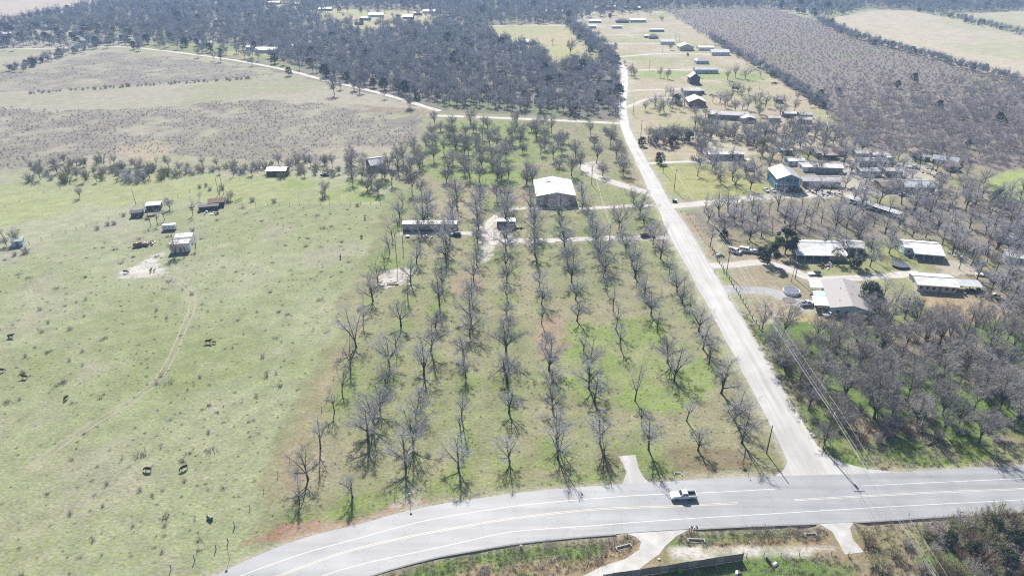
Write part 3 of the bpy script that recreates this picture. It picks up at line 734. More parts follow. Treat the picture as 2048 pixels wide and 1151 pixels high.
def gen_leafy(seed, H=7, Rr=3, th=1.2, tr=.2, n=2600, leaf=.3, shape=1.0):
    """evergreen: trunk, and a crown of many small leaf sprays gathered in clumps"""
    g = np.random.default_rng(seed); T = MB(); T.tube([(0, 0, -.2), (0, 0, th), (.1, .05, H * .55), (.05, 0, H * .85)], [tr * 1.3, tr, tr * .6, tr * .2], 6)
    cl = []
    for _ in range(46):
        z = g.uniform(.12, 1); rr = math.sqrt(max(0, 1 - (2 * z - 1) ** 2 * .95)) if shape < 1.5 else (1.05 - z)
        ph = g.uniform(0, 6.28); rho = g.uniform(.45, 1.0) * rr
        cl.append((math.cos(ph) * rho * Rr, math.sin(ph) * rho * Rr, th * .6 + z * (H - th * .6), g.uniform(.5, 1.1) * Rr * .34))
        T.tube([(0, 0, th * .6 + z * (H - th) * .6), (math.cos(ph) * rho * Rr * .8, math.sin(ph) * rho * Rr * .8, th * .6 + z * (H - th * .6))], [tr * .3, tr * .08], 3, cap=False)
    c = np.array(cl); pick = g.integers(0, len(c), n)
    p = g.normal(0, 1, (n, 3)); p /= np.linalg.norm(p, axis=1)[:, None]; p = c[pick, :3] + p * (c[pick, 3:4] * g.uniform(.35, 1.05, (n, 1)))
    p[:, 2] = np.maximum(p[:, 2], .15)
    a = g.normal(0, 1, (n, 3)); a /= np.linalg.norm(a, axis=1)[:, None]; b_ = g.normal(0, 1, (n, 3)); b_ -= a * (a * b_).sum(1)[:, None]; b_ /= np.linalg.norm(b_, axis=1)[:, None]
    s = leaf * g.uniform(.6, 1.3, (n, 1))
    cc = np.cross(a, b_)
    v = np.stack([p - a * s * .5, p + b_ * s * .3 + cc * s * .1, p + a * s * .6, p - b_ * s * .3 + cc * s * .1], 1).reshape(-1, 3)
    k = np.arange(n)[:, None] * 4
    return T, v, np.concatenate([k + [0, 1, 2], k + [0, 2, 3]], 0)

def plant_tree(name, label, cat, x, y, meshes, rz, s, group=None, sz=None):
    t = thing(name, label, cat, (x, y, 0), rz, group, (s, s, sz or s))
    t.rotation_euler = (rng.normal(0, .05), rng.normal(0, .05), rz)
    link('trunk', meshes[0], t); link('crown', meshes[1], t)
    return t

PECAN = [two_part(100 + i, M['bark'], M['twig'], H=h, Rr=r, th=th, tr=.28, limbs=l, subs=7, brs=6, tw=17, twl=1.0, tww=.0145)
         for i, (h, r, th, l) in enumerate([(10, 5.4, 2.6, 6), (9.2, 6.2, 2.2, 7), (11.4, 4.6, 3.4, 6), (9.6, 5.6, 1.6, 5), (8.2, 5.2, 2.4, 4), (10.2, 6.4, 2.8, 8), (11, 5.6, 2.0, 4), (8.8, 4.4, 3.2, 5), (9.8, 5.0, 1.8, 7)])]
SLIM = [two_part(140 + i, M['bark'], M['twig'], H=h, Rr=r, th=th, tr=.17, limbs=l, subs=5, brs=4, tw=11, twl=.8, tww=.02) for i, (h, r, th, l) in enumerate([(9.5, 2.6, 3.6, 4), (8.6, 3.0, 3.4, 5), (9, 2.4, 3.0, 4)])]
WOODY = [two_part(180 + i, M['bark'], M['wood_twig'], H=h, Rr=r, th=th, tr=.2, limbs=l, subs=8, brs=5, tw=14, twl=.9, tww=.02) for i, (h, r, th, l) in enumerate([(9, 4.6, 1.8, 8), (8, 4.2, 1.4, 8), (10, 4.0, 3.0, 7), (7.5, 4.4, 1.2, 9), (9, 3.4, 2.6, 6)])]
def bush_meshes(seed, stemm, m, **k):
    S, nv, nf = gen_bush(seed, **k); return S.mesh('bush_stems', M['scrub_stem']), mesh_from(MB(), nv, nf, 'bush_twigs', [m], 0)
BUSH = [bush_meshes(220 + i, M['bark'], [M['brush_twig'], M['forest_twig'], M['brush_twig'], M['yellow_leaf'], M['rust_leaf']][i], H=3, Rr=2.2, stems=42, tw=26, twl=.55, tww=.032) for i in range(5)]
def leafy_meshes(seed, m, **k):
    T, v, f = gen_leafy(seed, **k); return T.mesh('evergreen_trunk', M['bark']), mesh_from(MB(), v, f, 'evergreen_crown', [m], 0)
CEDAR = [leafy_meshes(260, M['cedar'], H=9, Rr=4.0, th=1.2, n=5200, leaf=.42), leafy_meshes(261, M['cedar'], H=7, Rr=3.6, th=.6, n=4200, leaf=.4), leafy_meshes(262, M['cedar'], H=6, Rr=1.7, th=.5, n=2200, leaf=.3, shape=2), leafy_meshes(263, M['yellow_leaf'], H=8, Rr=3.2, th=2.2, n=1500, leaf=.4)]

# orchard rows: labels count the trees from the highway
ROWNAME = ['in the orchard row nearest the pasture', 'in the second orchard row from the pasture', 'in the third orchard row from the pasture', 'in the fourth orchard row from the pasture',
           'in the fifth orchard row from the pasture', 'in the fifth orchard row from the county road', 'in the fourth orchard row from the county road', 'in the third orchard row from the county road',
           'in the second orchard row from the county road', 'in the orchard row beside the county road']
placed = []
for ri, row in enumerate(ORCH_G):
    # where crowns merge in the photograph a tree stands about every ten metres: close the wide gaps that it shows as crown
    pts = [row[0]]
    for p in row[1:]:
        gap = p[1] - pts[-1][1]
        if gap > 20 and not (ri in (7,) and gap < 45 and p[1] < 200):
            k = int(round(gap / 12.8))
            for q in range(1, k):
                yq = pts[-1][1] * 0 + row[0][1] * 0 + (p[1] - gap) + gap * q / k
                pts.append((p[0] + rng.normal(0, .5), yq + rng.normal(0, .8)))
        pts.append(p)
    for ti, (x, y) in enumerate(pts):
        slim = (ri in (0, 9) and rng.random() < .35) or (ri == 7 and 140 < y < 215) or rng.random() < .12
        src = SLIM[rng.integers(len(SLIM))] if slim else PECAN[rng.integers(len(PECAN))]
        s = float(rng.choice([rng.uniform(.62, .85), rng.uniform(.88, 1.08), rng.uniform(1.08, 1.3)], p=[.15, .55, .3])) * (1.0 if y < 330 else .95)
        if ti == 0: s *= .84
        plant_tree('orchard_tree', f'bare grey tree, {nth(ti + 1)} from the highway {ROWNAME[ri]}', 'orchard tree', x, y, src, rng.uniform(0, 6.28), s, 'trees of the orchard rows', s * rng.uniform(.9, 1.06))
        placed.append((x, y))

def ranked(name, desc, cat, pts, ref, refname, pool, smin, smax, group, szr=(.9, 1.1)):
    """individual plants named by how near they stand to something one can find"""
    pts = sorted(pts, key=lambda p: math.hypot(p[0] - ref[0], p[1] - ref[1]))
    for i, p in enumerate(pts):
        k = p[2] if len(p) > 2 and p[2] is not None else None
        s = rng.uniform(smin, smax) * (p[3] if len(p) > 3 else 1)
        src = pool[k if k is not None else rng.integers(len(pool))]
        plant_tree(name, f'{desc}, {nth(i + 1)} nearest {refname}', cat, p[0], p[1], src, rng.uniform(0, 6.28), s, group, s * rng.uniform(*szr))
def fill(poly_px, n, mind, existing, maxtry=6000, avoid=()):
    poly = GL(poly_px); a = np.array(poly); out = []
    for _ in range(maxtry):
        if len(out) >= n: break
        x, y = rng.uniform(a[:, 0].min(), a[:, 0].max()), rng.uniform(a[:, 1].min(), a[:, 1].max())
        if not inpoly(np.array([x]), np.array([y]), poly)[0]: continue
        if any(inpoly(np.array([x]), np.array([y]), GL(q))[0] for q in avoid): continue
        if all((x - p[0]) ** 2 + (y - p[1]) ** 2 > mind * mind for p in existing + out): out.append((x, y))
    return out

BARN_AT = G(1112, 409)
grove = list(GROVE_G)
grove += fill([(872,246),(1120,256),(1135,300),(1110,322),(1040,300),(1028,352),(940,352),(866,330),(852,290)], 50, 6.2, grove)
grove += fill([(690,322),(800,330),(836,300),(846,330),(810,372),(720,392),(690,360)], 16, 7, grove, avoid=[[(730,300),(790,300),(790,350),(730,350)]])
ranked('bare_tree', 'bare dark tree of the grove behind the barn', 'bare tree', grove, BARN_AT, 'the white-roofed barn', WOODY, .9, 1.25, 'trees of the grove behind the barn')
placed += grove

POLE_AT = G(1646, 898)
EW = [(1564,678,2),(1603,717,0),(1643,761,1),(1674,824,0),(1718,734,0,1.25),(1748,836,1,1.35),(1631,681,2),(1704,654,1),(1524,661,2),(1549,700,1),(1570,742,1),(1617,820,2),(1648,885,3),(1750,664,2),
 (1810,696,2),(1827,752,0),(1879,693,4),(1906,713,4),(1934,740,0),(1947,667,4),(1965,798,1),(1948,819,4),(1998,820,2),(2015,818,2),(2025,813,4),(2037,813,4),(2023,701,4),(1850,679,4),(1886,803,0),(1833,847,0),
 (1957,886,4),(1916,856,4),(1930,703,4),(1897,691,4),(1784,830,3),(1767,776,0)]
ew = []
for e in EW:
    x, y = G(e[0], e[1]); ew.append((x, y, e[2], e[3] if len(e) > 3 else 1.0))
ew += [(x, y, None) for x, y in fill([(1530,662),(1640,680),(1700,672),(1800,660),(1960,655),(2120,650),(2160,850),(2060,862),(1960,870),(1880,872),(1780,862),(1690,860),(1650,850),(1590,770)], 64, 5.0, ew,
      avoid=[[(1900,740),(1950,745),(1965,800),(1920,790)], [(1840,830),(1900,830),(1900,865),(1840,860)], [(1760,838),(1810,826),(1830,852),(1790,866)], [(1990,690),(2048,690),(2048,735),(2000,730)], [(1930,800),(1990,850),(1950,870)]])]
ranked('bare_tree', 'bare grey tree in the roadside wood', 'bare tree', ew, POLE_AT, 'the junction pole', WOODY, .75, 1.38, 'trees of the wood beside the highway')
ewc = fill([(1530,662),(1700,672),(1960,655),(2120,650),(2160,850),(1880,872),(1690,860),(1590,770)], 44, 5, [])
ranked('bush', 'tangled brown bush inside the roadside wood', 'bush', ewc, G(2048, 700), 'the east side of the view', [BUSH[0], BUSH[2], BUSH[4], BUSH[1]], .7, 1.2, 'bushes inside the roadside wood')
ewb = fill([(1510,650),(1640,870),(1720,890),(2100,880),(2100,840),(1700,850),(1560,690)], 30, 4, [])
ranked('bush', 'low brown bush edging the roadside wood', 'bush', ewb, POLE_AT, 'the junction pole', BUSH[:3] + BUSH[4:], .7, 1.25, 'bushes along the edge of the roadside wood')
cb = fill([(1850,1052),(2060,1030),(2110,1160),(1880,1165)], 42, 2.4, []) + fill([(1705,1085),(1850,1060),(1860,1140),(1760,1150)], 8, 5, [])
ranked('bush', 'scrubby brown bush south of the highway', 'bush', cb, G(1706, 1074), 'the short concrete apron', [BUSH[2], BUSH[3], BUSH[4], BUSH[0], BUSH[3]], .8, 1.6, 'bushes south of the highway')

HOUSE_W = G(1650, 510)
GW = [(1408,425),(1456,424),(1469,443),(1503,422),(1518,439),(1555,422),(1499,480),(1484,454),(1590,457),(1603,421),(1621,439),(1449,469),(1420,493),(1545,467),
 (1683,400),(1705,406),(1730,398),(1752,418),(1724,430),(1693,454),(1747,454),(1770,467),(1797,455),(1824,474),(1851,475),(1851,418),(1877,400),(1823,430),(1876,432),(1931,422),(1949,416),(1903,412),(1978,434),(2006,483),(2044,467),(1903,489),(1885,487),(1939,456),(1715,469),(1656,475),(1642,447),(1670,440)]
gw = [(*G(*p), None) for p in GW]
gw += [(x, y, None) for x, y in fill([(1390,425),(1560,405),(1700,396),(1830,400),(2080,385),(2120,500),(1990,500),(1880,480),(1790,470),(1640,466),(1560,476),(1450,478)], 66, 6.5, gw, avoid=[[(1520,384),(1700,384),(1700,418),(1520,418)], [(1752,395),(1790,395),(1825,440),(1780,440)]])]
ranked('grove_tree', 'bare spreading tree in the eastern grove', 'grove tree', gw, HOUSE_W, 'the house with the cedars', PECAN[:5] + SLIM[:1], .85, 1.12, 'trees of the eastern grove')
# loose trees round the settlement, the thicket and the fields
BLUE_AT = G(1572, 382)
yd = [(*G(*p), None) for p in [(1660,385),(1535,360),(1508,352),(1640,345),(1700,350),(1730,372),(1762,350),(1806,370),(1860,350),(1900,352),(1745,330),(1690,318),(1600,300),(1540,330),(1490,345),(1430,350),(1395,352),(1440,365),(1470,372),(1500,380),(1420,315),(1520,322),(1570,312)]]
yd += [(x, y, None) for x, y in fill([(1640,478),(1730,470),(1790,478),(1800,500),(1720,545),(1660,500)], 12, 6, yd)] + [(x, y, None) for x, y in fill([(1890,500),(2080,490),(2120,640),(2000,650),(1990,600),(1940,560),(1900,530)], 34, 6, yd)] + [(x, y, None) for x, y in fill([(1730,600),(1800,590),(1840,650),(1740,660)], 8, 5, yd)]
yd += [(x, y, None) for x, y in fill([(1400,330),(1560,300),(1700,292),(1900,330),(2000,370),(1930,400),(1700,392),(1560,392),(1400,400)], 62, 6.5, yd, avoid=[[(1540,330),(1690,330),(1690,388),(1540,388)], [(1400,385),(1560,350),(1560,395),(1400,405)]])]
ranked('yard_tree', 'bare yard tree among the trailers and houses', 'yard tree', yd, BLUE_AT, 'the blue two-storey house', PECAN + SLIM, .75, 1.05, 'trees among the trailers and houses')
tr2 = [(*G(*p), None) for p in [(1262,150),(1268,155),(1320,155),(1335,158),(1400,155),(1455,160),(1470,155),(1490,158),(1500,150),(1520,157),(1310,215),(1335,210),(1345,215),(1390,232),(1410,238),(1290,222),(1470,222),(1485,218),(1495,220),(1510,212),(1530,215),(1450,215),(1440,205),(1425,205),(1560,230),(1580,260),(1600,255),(1545,262),(1520,262),(1470,270),(1430,250),(1340,190),(1330,195),(1230,104),(1232,96),(1340,100),(1180,32),(1245,28),(1275,34),(1322,42),(1300,30),(1080,108),(1105,90),(1140,108),(1018,82)]]
bt = [(*G(px, py), None) for px, py in [(1296,284),(1306,279),(1314,284),(1322,275),(1330,281),(1338,273),(1346,280),(1354,274),(1362,281),(1370,277),(1350,285),(1310,290),(1326,292),(1340,290),(1376,283)]]
ranked('bare_tree', 'dense dark tree of the round thicket at the bend', 'bare tree', bt, G(1281, 277), 'the road bend pole', WOODY, .85, 1.1, 'trees of the round thicket at the road bend')
tr2 += fill([(1385,258),(1480,255),(1560,262),(1650,268),(1700,292),(1600,300),(1500,300),(1390,318)], 84, 4.6, tr2, avoid=[[(1412,285),(1492,285),(1492,322),(1412,322)]])
tr2 += fill([(1300,205),(1370,200),(1372,225),(1300,228)], 10, 7, tr2) + fill([(1440,170),(1560,200),(1600,225),(1520,236),(1420,215)], 14, 9, tr2)
ranked('yard_tree', 'small bare tree in the far settlement', 'yard tree', tr2, G(1394, 212), 'the white gabled house', PECAN[:3] + WOODY + SLIM, .75, 1.1, 'trees of the far settlement')
thk = fill([(60,330),(200,322),(330,330),(520,330),(640,320),(700,330),(690,356),(560,356),(420,350),(330,362),(60,366)], 105, 4.6, [])
n_ = len(thk)
ranked('thicket_tree', 'bare thin tree in the pasture thicket', 'thicket tree', thk[:40], G(757, 336), 'the old dark house', WOODY + SLIM, .45, .78, 'trees of the pasture thicket')
ranked('bush', 'rounded bush in the pasture thicket', 'bush', thk[40:] + [(*G(p[0], p[1]), p[2]) for p in [(258,364,1),(275,366,1),(284,358,1),(60,362,1),(128,362,3),(205,360,3),(330,350,3),(235,335,3),(300,342,3)]], G(757, 336), 'the old dark house', [BUSH[0], BUSH[1], BUSH[3], BUSH[3]], .9, 2.0, 'bushes of the pasture thicket')
shed_tr = [(*G(p[0], p[1]), None) for p in [(14,492),(30,486),(8,478),(372,508),(352,512),(392,500),(302,452),(315,450),(330,440),(386,430),(398,400),(340,418),(295,430),(440,396),(462,400),(160,395),(235,360),(645,395),(650,388)]]
ranked('bare_tree', 'small bare tree around the pasture sheds', 'bare tree', shed_tr, G(365, 503), 'the pair of white sheds', SLIM + WOODY[:2], .5, .85, 'trees around the pasture sheds')
hb = [(*G(p[0], p[1]), None) for p in [(195,458),(215,450),(228,448),(248,432),(52,505),(385,462),(30,510),(400,375),(412,372),(445,378),(420,380),(505,402),(548,404),(715,412),(455,404)]]
ranked('bush', 'grey bush by the pasture fences and sheds', 'bush', hb, G(365, 503), 'the pair of white sheds', BUSH[:3], .6, 1.1, 'bushes by the pasture fences')
fr = [(*G(60 + 7.7 * i + rng.uniform(-3, 3), 186 - .5 * i + rng.uniform(-1.5, 1.5)), None) for i in range(58) if rng.random() < .8]
ranked('bush', 'bush of the long upper-field hedgerow', 'bush', fr, G(660, 190), 'the big lone tree', BUSH[:2], .4, 1.15, 'bushes of the long hedgerow')
# evergreens
for (px, py, k, s, lab) in [(1534,529,0,.95,'dark round evergreen by the drive, nearest the parked vans'),(1570,508,0,1.15,'large dark evergreen against the west end of the long white-roofed house'),(1521,514,1,.6,'small dark evergreen beside the parked white car'),
        (1707,531,1,1.0,'dark bushy evergreen below the east end of the white-roofed house'),(1671,526,3,.8,'pale green leafy tree in front of the white-roofed house'),(1735,612,1,1.2,'big round evergreen behind the grey shingled house'),
        (1828,632,3,.72,'small tree with green leaf clumps south of the low white house'),(1806,618,3,.55,'slim tree with green leaf clumps north of the roadside wood'),(1448,478,1,.55,'low dark evergreen shrub west of the parked vans'),
        (1525,312,3,1.25,'tall green tree west of the blue two-storey house'),(1995,408,0,.8,'dark evergreen at the edge of the eastern grove'),(1284,292,1,.75,'dark evergreen bush beside the county road bend'),(1318,326,1,.85,'dark evergreen at the mouth of the upper drive'),
        (1308,288,1,.75,'dark evergreen within the round thicket, western one'),(1345,290,1,.85,'dark evergreen within the round thicket, middle one'),(1378,284,0,.7,'dark evergreen within the round thicket, eastern one'),
        (1352,208,1,1.0,'dark evergreen in front of the small grey sheds'),(1465,180,2,.7,'small dark evergreen alone on the open field'),(1220,36,1,.9,'dark evergreen behind the far pale blue house'),(1365,100,2,.8,'evergreen bush at the corner of the far gabled house'),
        (1985,1062,1,.5,'dark green bush south of the highway, nearest the kerb'),(2030,1095,1,.6,'large dark green bush south of the highway at the east edge'),(1900,1085,1,.42,'dark green bush south of the highway, westernmost'),(2010,1130,1,.55,'dark green bush by the wires south of the highway'),(1945,1108,1,.45,'dark green bush in the middle of the brush south of the highway'),
        (1500,118,2,.8,'pointed evergreen on the boundary of the scrub field'),(1375,112,1,.4,'low round evergreen shrub beside the far yard drive')]:
    x, y = G(px, py)
    plant_tree('evergreen_tree', lab, 'evergreen', x, y, CEDAR[k], rng.uniform(0, 6.28), s)
x, y = G(669, 190); plant_tree('bare_tree', 'big lone bare tree standing by the far road', 'bare tree', x, y, WOODY[2], 1, 1.6)
x, y = G(1140, 108); plant_tree('bare_tree', 'big spreading bare tree in the fenced far field', 'bare tree', x, y, WOODY[0], 2, 1.7)
x, y = G(718, 286); plant_tree('bare_tree', 'lone stunted bare tree in the grey weed field', 'bare tree', x, y, SLIM[1], 2, .6)
bb = [(*G(p[0], p[1]), p[2], p[3]) for p in [(1985,560,1,1.4),(2005,575,0,1.5),(2030,560,1,1.6),(2040,590,0,1.4),(1960,505,1,1.5),(1985,520,0,1.5),(1930,498,0,1.4),(1975,596,0,1.2),(1845,400,1,1.3),(1880,395,0,1.2),(1560,348,0,1.2),(1520,350,1,1.2),(1480,330,0,1.1),(1300,285,1,1.5),(1318,276,0,1.7),(1335,272,0,1.9),(1352,276,1,1.8),(1368,280,0,1.6),(1330,290,4,1.2),(1345,300,4,1.0),(1215,268,1,1.4),(1226,278,1,1.5),(1238,292,1,1.5),(1247,302,3,1.1),(1210,262,1,1.2),(1400,305,0,1.1),(1385,320,0,1.0),(1445,276,1,1.2),(1480,282,1,1.4),(1500,290,1,1.3),(1520,285,0,1.4),(1550,290,1,1.4),(1560,300,0,1.3),(1740,640,4,1.2),(1712,648,4,1.1),(1760,650,0,1.1),(1690,650,4,1.0),(1725,660,0,1.2)]]
ranked('bush', 'dense dark bush east of the orchard', 'bush', bb, G(1281, 277), 'the road bend pole', BUSH, 1.0, 1.2, 'dense bushes beside the lanes')

# ------------------------------------------------------------------ woodland, scrub and weeds nobody could count: scattered copies
def variants(meshes, name):
    c = bpy.data.collections.new(name)
    for i, m in enumerate(meshes):
        c.objects.link(bpy.data.objects.new(f'{name}_{i:02d}', m))
    return c
def scatter(name, pts, scl, coll, nvar, weights=None, flat=None):
    n = len(pts)
    me = bpy.data.meshes.new(name)
    me.vertices.add(n); me.vertices.foreach_set('co', np.c_[pts, np.zeros(n) if np.shape(pts)[1] == 2 else np.zeros((n, 0))].astype(np.float32).ravel())
    for nm, arr in (('scl', scl), ('rot', rng.uniform(0, 6.28, n))):
        a = me.attributes.new(nm, 'FLOAT', 'POINT'); a.data.foreach_set('value', np.asarray(arr, np.float32))
    a = me.attributes.new('pick', 'INT', 'POINT'); a.data.foreach_set('value', rng.choice(nvar, n, p=weights).astype(np.int32))
    o = link(name, me)
    ng = bpy.data.node_groups.new(name, 'GeometryNodeTree')
    ng.interface.new_socket('Geometry', in_out='INPUT', socket_type='NodeSocketGeometry'); ng.interface.new_socket('Geometry', in_out='OUTPUT', socket_type='NodeSocketGeometry')
    N, L = ng.nodes.new, ng.links.new
    gi, go, ip, ci = N('NodeGroupInput'), N('NodeGroupOutput'), N('GeometryNodeInstanceOnPoints'), N('GeometryNodeCollectionInfo')
    ci.inputs['Collection'].default_value = coll; ci.inputs['Separate Children'].default_value = True; ci.inputs['Reset Children'].default_value = True
    ip.inputs['Pick Instance'].default_value = True
    def named(nm, dt):
        a = N('GeometryNodeInputNamedAttribute'); a.data_type = dt; a.inputs['Name'].default_value = nm; return a.outputs['Attribute']
    cx = N('ShaderNodeCombineXYZ'); L(named('rot', 'FLOAT'), cx.inputs[2])
    L(gi.outputs[0], ip.inputs['Points']); L(ci.outputs[0], ip.inputs['Instance']); L(named('pick', 'INT'), ip.inputs['Instance Index'])
    L(cx.outputs[0], ip.inputs['Rotation']); L(named('scl', 'FLOAT'), ip.inputs['Scale']); L(ip.outputs[0], go.inputs[0])
    md = o.modifiers.new('scatter', 'NODES'); md.node_group = ng
    tag(o, kind='stuff')
    return o
def one_mesh(seed, bark, twig, **k):
    T, C, nv, nf = gen_tree(seed, **k)
    o = len(T.v); T.v += C.v; T.f += [tuple(i + o for i in f) for f in C.f]; T.mi += [0] * len(C.f)
    return mesh_from(T, nv, nf, 'woodland_tree', [bark, twig], 1)
FOREST = [one_mesh(300 + i, M['wood_bark'], M['forest_twig'], H=h, Rr=r, th=th, tr=.15, limbs=8, subs=6, brs=3, tw=10, twl=1.1, tww=.06) for i, (h, r, th) in enumerate([(10, 4, 3), (9, 4.4, 2.2), (11, 3.8, 3.4), (8.5, 4.2, 2), (9.5, 3.6, 3)])]
_t, _v, _f = gen_leafy(340, H=8, Rr=3.4, n=1300, leaf=.6); FOREST_C = mesh_from(_t, _v, _f, 'woodland_cedar', [M['bark'], M['cedar']], 1)
SCRUBM = []
for i in range(4):
    S, nv, nf = gen_bush(360 + i, H=2.2, Rr=1.7, stems=20, tw=12, twl=.7, tww=.04); SCRUBM.append(mesh_from(S, nv, nf, 'scrub', [M['scrub_stem'], [M['brush_twig'], M['scrub_twig']][i % 2]], 1))
def tuft(seed, n, R_, h, m, w=.05):
    g = np.random.default_rng(seed); b0 = np.c_[g.normal(0, R_ * .45, (n, 2)), np.full(n, -.02)]; d = g.normal(0, .5, (n, 3)); d[:, 2] = 1
    d[:, :2] += b0[:, :2] / R_ * .7
    nv, nf = needles(b0, b0 + d * h * g.uniform(.5, 1.2, (n, 1)), w)
    return mesh_from(MB(), nv, nf, 'weed_tuft', [m], 0)
TUFT = [tuft(400, 46, .5, .42, M['weed']), tuft(401, 60, .9, .38, M['weed'], .06), tuft(402, 40, .4, .32, M['green_weed']), tuft(403, 70, 1.0, .6, M['brush_twig'], .05)]

def scatter_pts(poly_px, spacing, holes=(), far=1.0, jit=.5, warp=0):
    """jittered grid over a ground polygon, sparser with distance by FAR"""
    poly = GL(poly_px); a = np.array(poly); out = []
    y = a[:, 1].min()
    while y < a[:, 1].max():
        s = spacing * (1 + far * max(0, y - 500) / 1000)
        xs = np.arange(a[:, 0].min(), a[:, 0].max(), s); out.append(np.c_[xs + rng.uniform(-jit, jit, len(xs)) * s, y + rng.uniform(-jit, jit, len(xs)) * s]); y += s
    p = np.concatenate(out)
    q = p + (np.c_[fbm(p[:, 0], p[:, 1], 30, 3, 5), fbm(p[:, 0], p[:, 1], 30, 3, 9)] - .5) * warp
    keep = inpoly(q[:, 0], q[:, 1], poly)
    for h in holes: keep &= ~inpoly(q[:, 0], q[:, 1], GL(h))
    return p[keep]
HOLES = [[(975,50),(1124,47),(1214,128),(1108,137),(1096,106),(983,80)], [(700,54),(640,46),(625,30),(660,18),(740,20),(840,22),(880,38),(870,62),(800,52),(730,60)], [(525,20),(545,10),(610,8),(614,14),(560,22)],
         [(812,122),(835,113),(852,122),(840,132)], [(455,102),(545,96),(560,112),(480,118)], [(690,60),(790,58),(780,66),(700,68)],
         [(-200,60),(110,56),(330,78),(480,96),(230,94),(-200,100)], [(230,94),(270,78),(400,86),(520,102),(640,152),(500,128)], [(-600,-4),(262,-4),(135,24),(10,46),(-600,60)]]
fp = scatter_pts([(-500,40),(0,46),(130,27),(262,-5),(2400,-5),(2400,22),(2048,22),(1915,26),(1830,20),(1740,17),(1560,19),(1335,19),(1142,42),(1150,52),(1225,112),(1236,150),(1236,234),(1010,222),(868,212),(790,186),(700,166),(640,150),(520,100),(400,82),(230,92),(-500,98)], 6.6, HOLES, 1.0, .5, 26)
fp = fp[dist_line(fp[:, 0], fp[:, 1], FARROAD) > 9]
fp = fp[rng.random(len(fp)) < .62 + .5 * st(fbm(fp[:, 0], fp[:, 1], 38, 3, 61), .38, .6)]
fs = rng.uniform(.62, 1.3, len(fp)) * (.85 + .4 * fbm(fp[:, 0], fp[:, 1], 55, 2, 13)) * (1 + np.clip(fp[:, 1] - 600, 0, 900) / 2600)
SCRUB_T = [one_mesh(320 + i, M['scrub_stem'], M['scrub_twig'], H=h, Rr=r, th=th, tr=.12, limbs=8, subs=5, brs=3, tw=9, twl=1.0, tww=.045) for i, (h, r, th) in enumerate([(8, 4, 1.6), (7, 4.2, 1.2), (9, 3.8, 2.4)])]
scrubwood_vars = variants(SCRUB_T + [FOREST_C], 'scrub_tree')
wood_vars = variants(FOREST + [FOREST_C], 'woodland_tree')
scatter('woodland', fp, fs, wood_vars, 6, [.193] * 5 + [.035])
ds = rng.uniform
p1 = scatter_pts([(230,94),(270,78),(400,86),(520,102),(640,152),(500,128)], 17, (), .5, .5, 20); p2 = scatter_pts([(-200,58),(110,56),(330,78),(480,96),(230,94),(-200,100)], 12, (), .5, .5, 20)
p3 = scatter_pts(HOLES[1], 30, (), .5); p4 = scatter_pts([(1560,18),(1740,18),(1640,40)], 8, (), .8)
pp = np.concatenate([p1, p2, p3, p4]); pp = pp[dist_line(pp[:, 0], pp[:, 1], FARROAD) > 9]
fb = np.array(FARROAD); fb = fb[(fb[:, 0] < G(850, 213)[0])]; k_ = np.repeat(fb, 3, 0); side = np.where(rng.random(len(k_)) < .5, 1, -1) * rng.uniform(8, 16, len(k_)); k_ = k_ + np.c_[side * .3, side] ; k_ = k_[rng.random(len(k_)) < np.clip((k_[:, 0] + 330) / 260, .25, .8)]
pp = np.concatenate([pp, k_])
scatter('loose_woodland', pp, rng.uniform(.8, 1.4, len(pp)), wood_vars, 6, [.15] * 5 + [.25])
# hedges and belts
def belt(px, w, step):
    p = np.array(smooth(GL(px), step)); k = np.repeat(p, 3, 0); return k + rng.normal(0, w, k.shape)
hb_ = np.concatenate([belt([(1146,52),(1165,68),(1190,92),(1212,112),(1232,134)], 5, 4), belt([(1640,42),(1700,72),(1800,100),(1900,128),(2048,168),(2200,214)], 4.5, 5), belt([(1825,21),(1900,34),(2000,58),(2080,76)], 9, 7),
                      belt([(30,142),(90,122),(180,97)], 5, 6), belt([(1545,150),(1600,184),(1650,220)], 3, 5), belt([(1420,78),(1480,112),(1545,150)], 3, 9)])
scatter('hedgerow', hb_, rng.uniform(.5, .95, len(hb_)), wood_vars, 6, [.18] * 5 + [.1])
# scrub field: low brush growing up into trees toward the houses
sp = scatter_pts([(1335,22),(1560,22),(1640,44),(1700,74),(2048,170),(2300,240),(2300,420),(2048,345),(1950,330),(1880,308),(1700,290),(1655,222),(1545,152),(1412,74)], 3.6, (), .9, .5, 20)
d2 = sp[:, 1]
tree_zone = st(560 + 120 * (fbm(sp[:, 0], sp[:, 1], 60, 3) - .5) - d2 + (sp[:, 0] - 250) * .25, -60, 110)
r_ = rng.random(len(sp))
isT = r_ < tree_zone * .34
scatter('scrub_woodland', sp[isT], rng.uniform(.6, 1.05, isT.sum()), scrubwood_vars, 4, [.33, .33, .33, .01])
low = (~isT) & (rng.random(len(sp)) < .75)
scrub_vars = variants(SCRUBM, 'scrub')
scatter('scrub_brush', sp[low], rng.uniform(.4, .95, low.sum()), scrub_vars, 4)
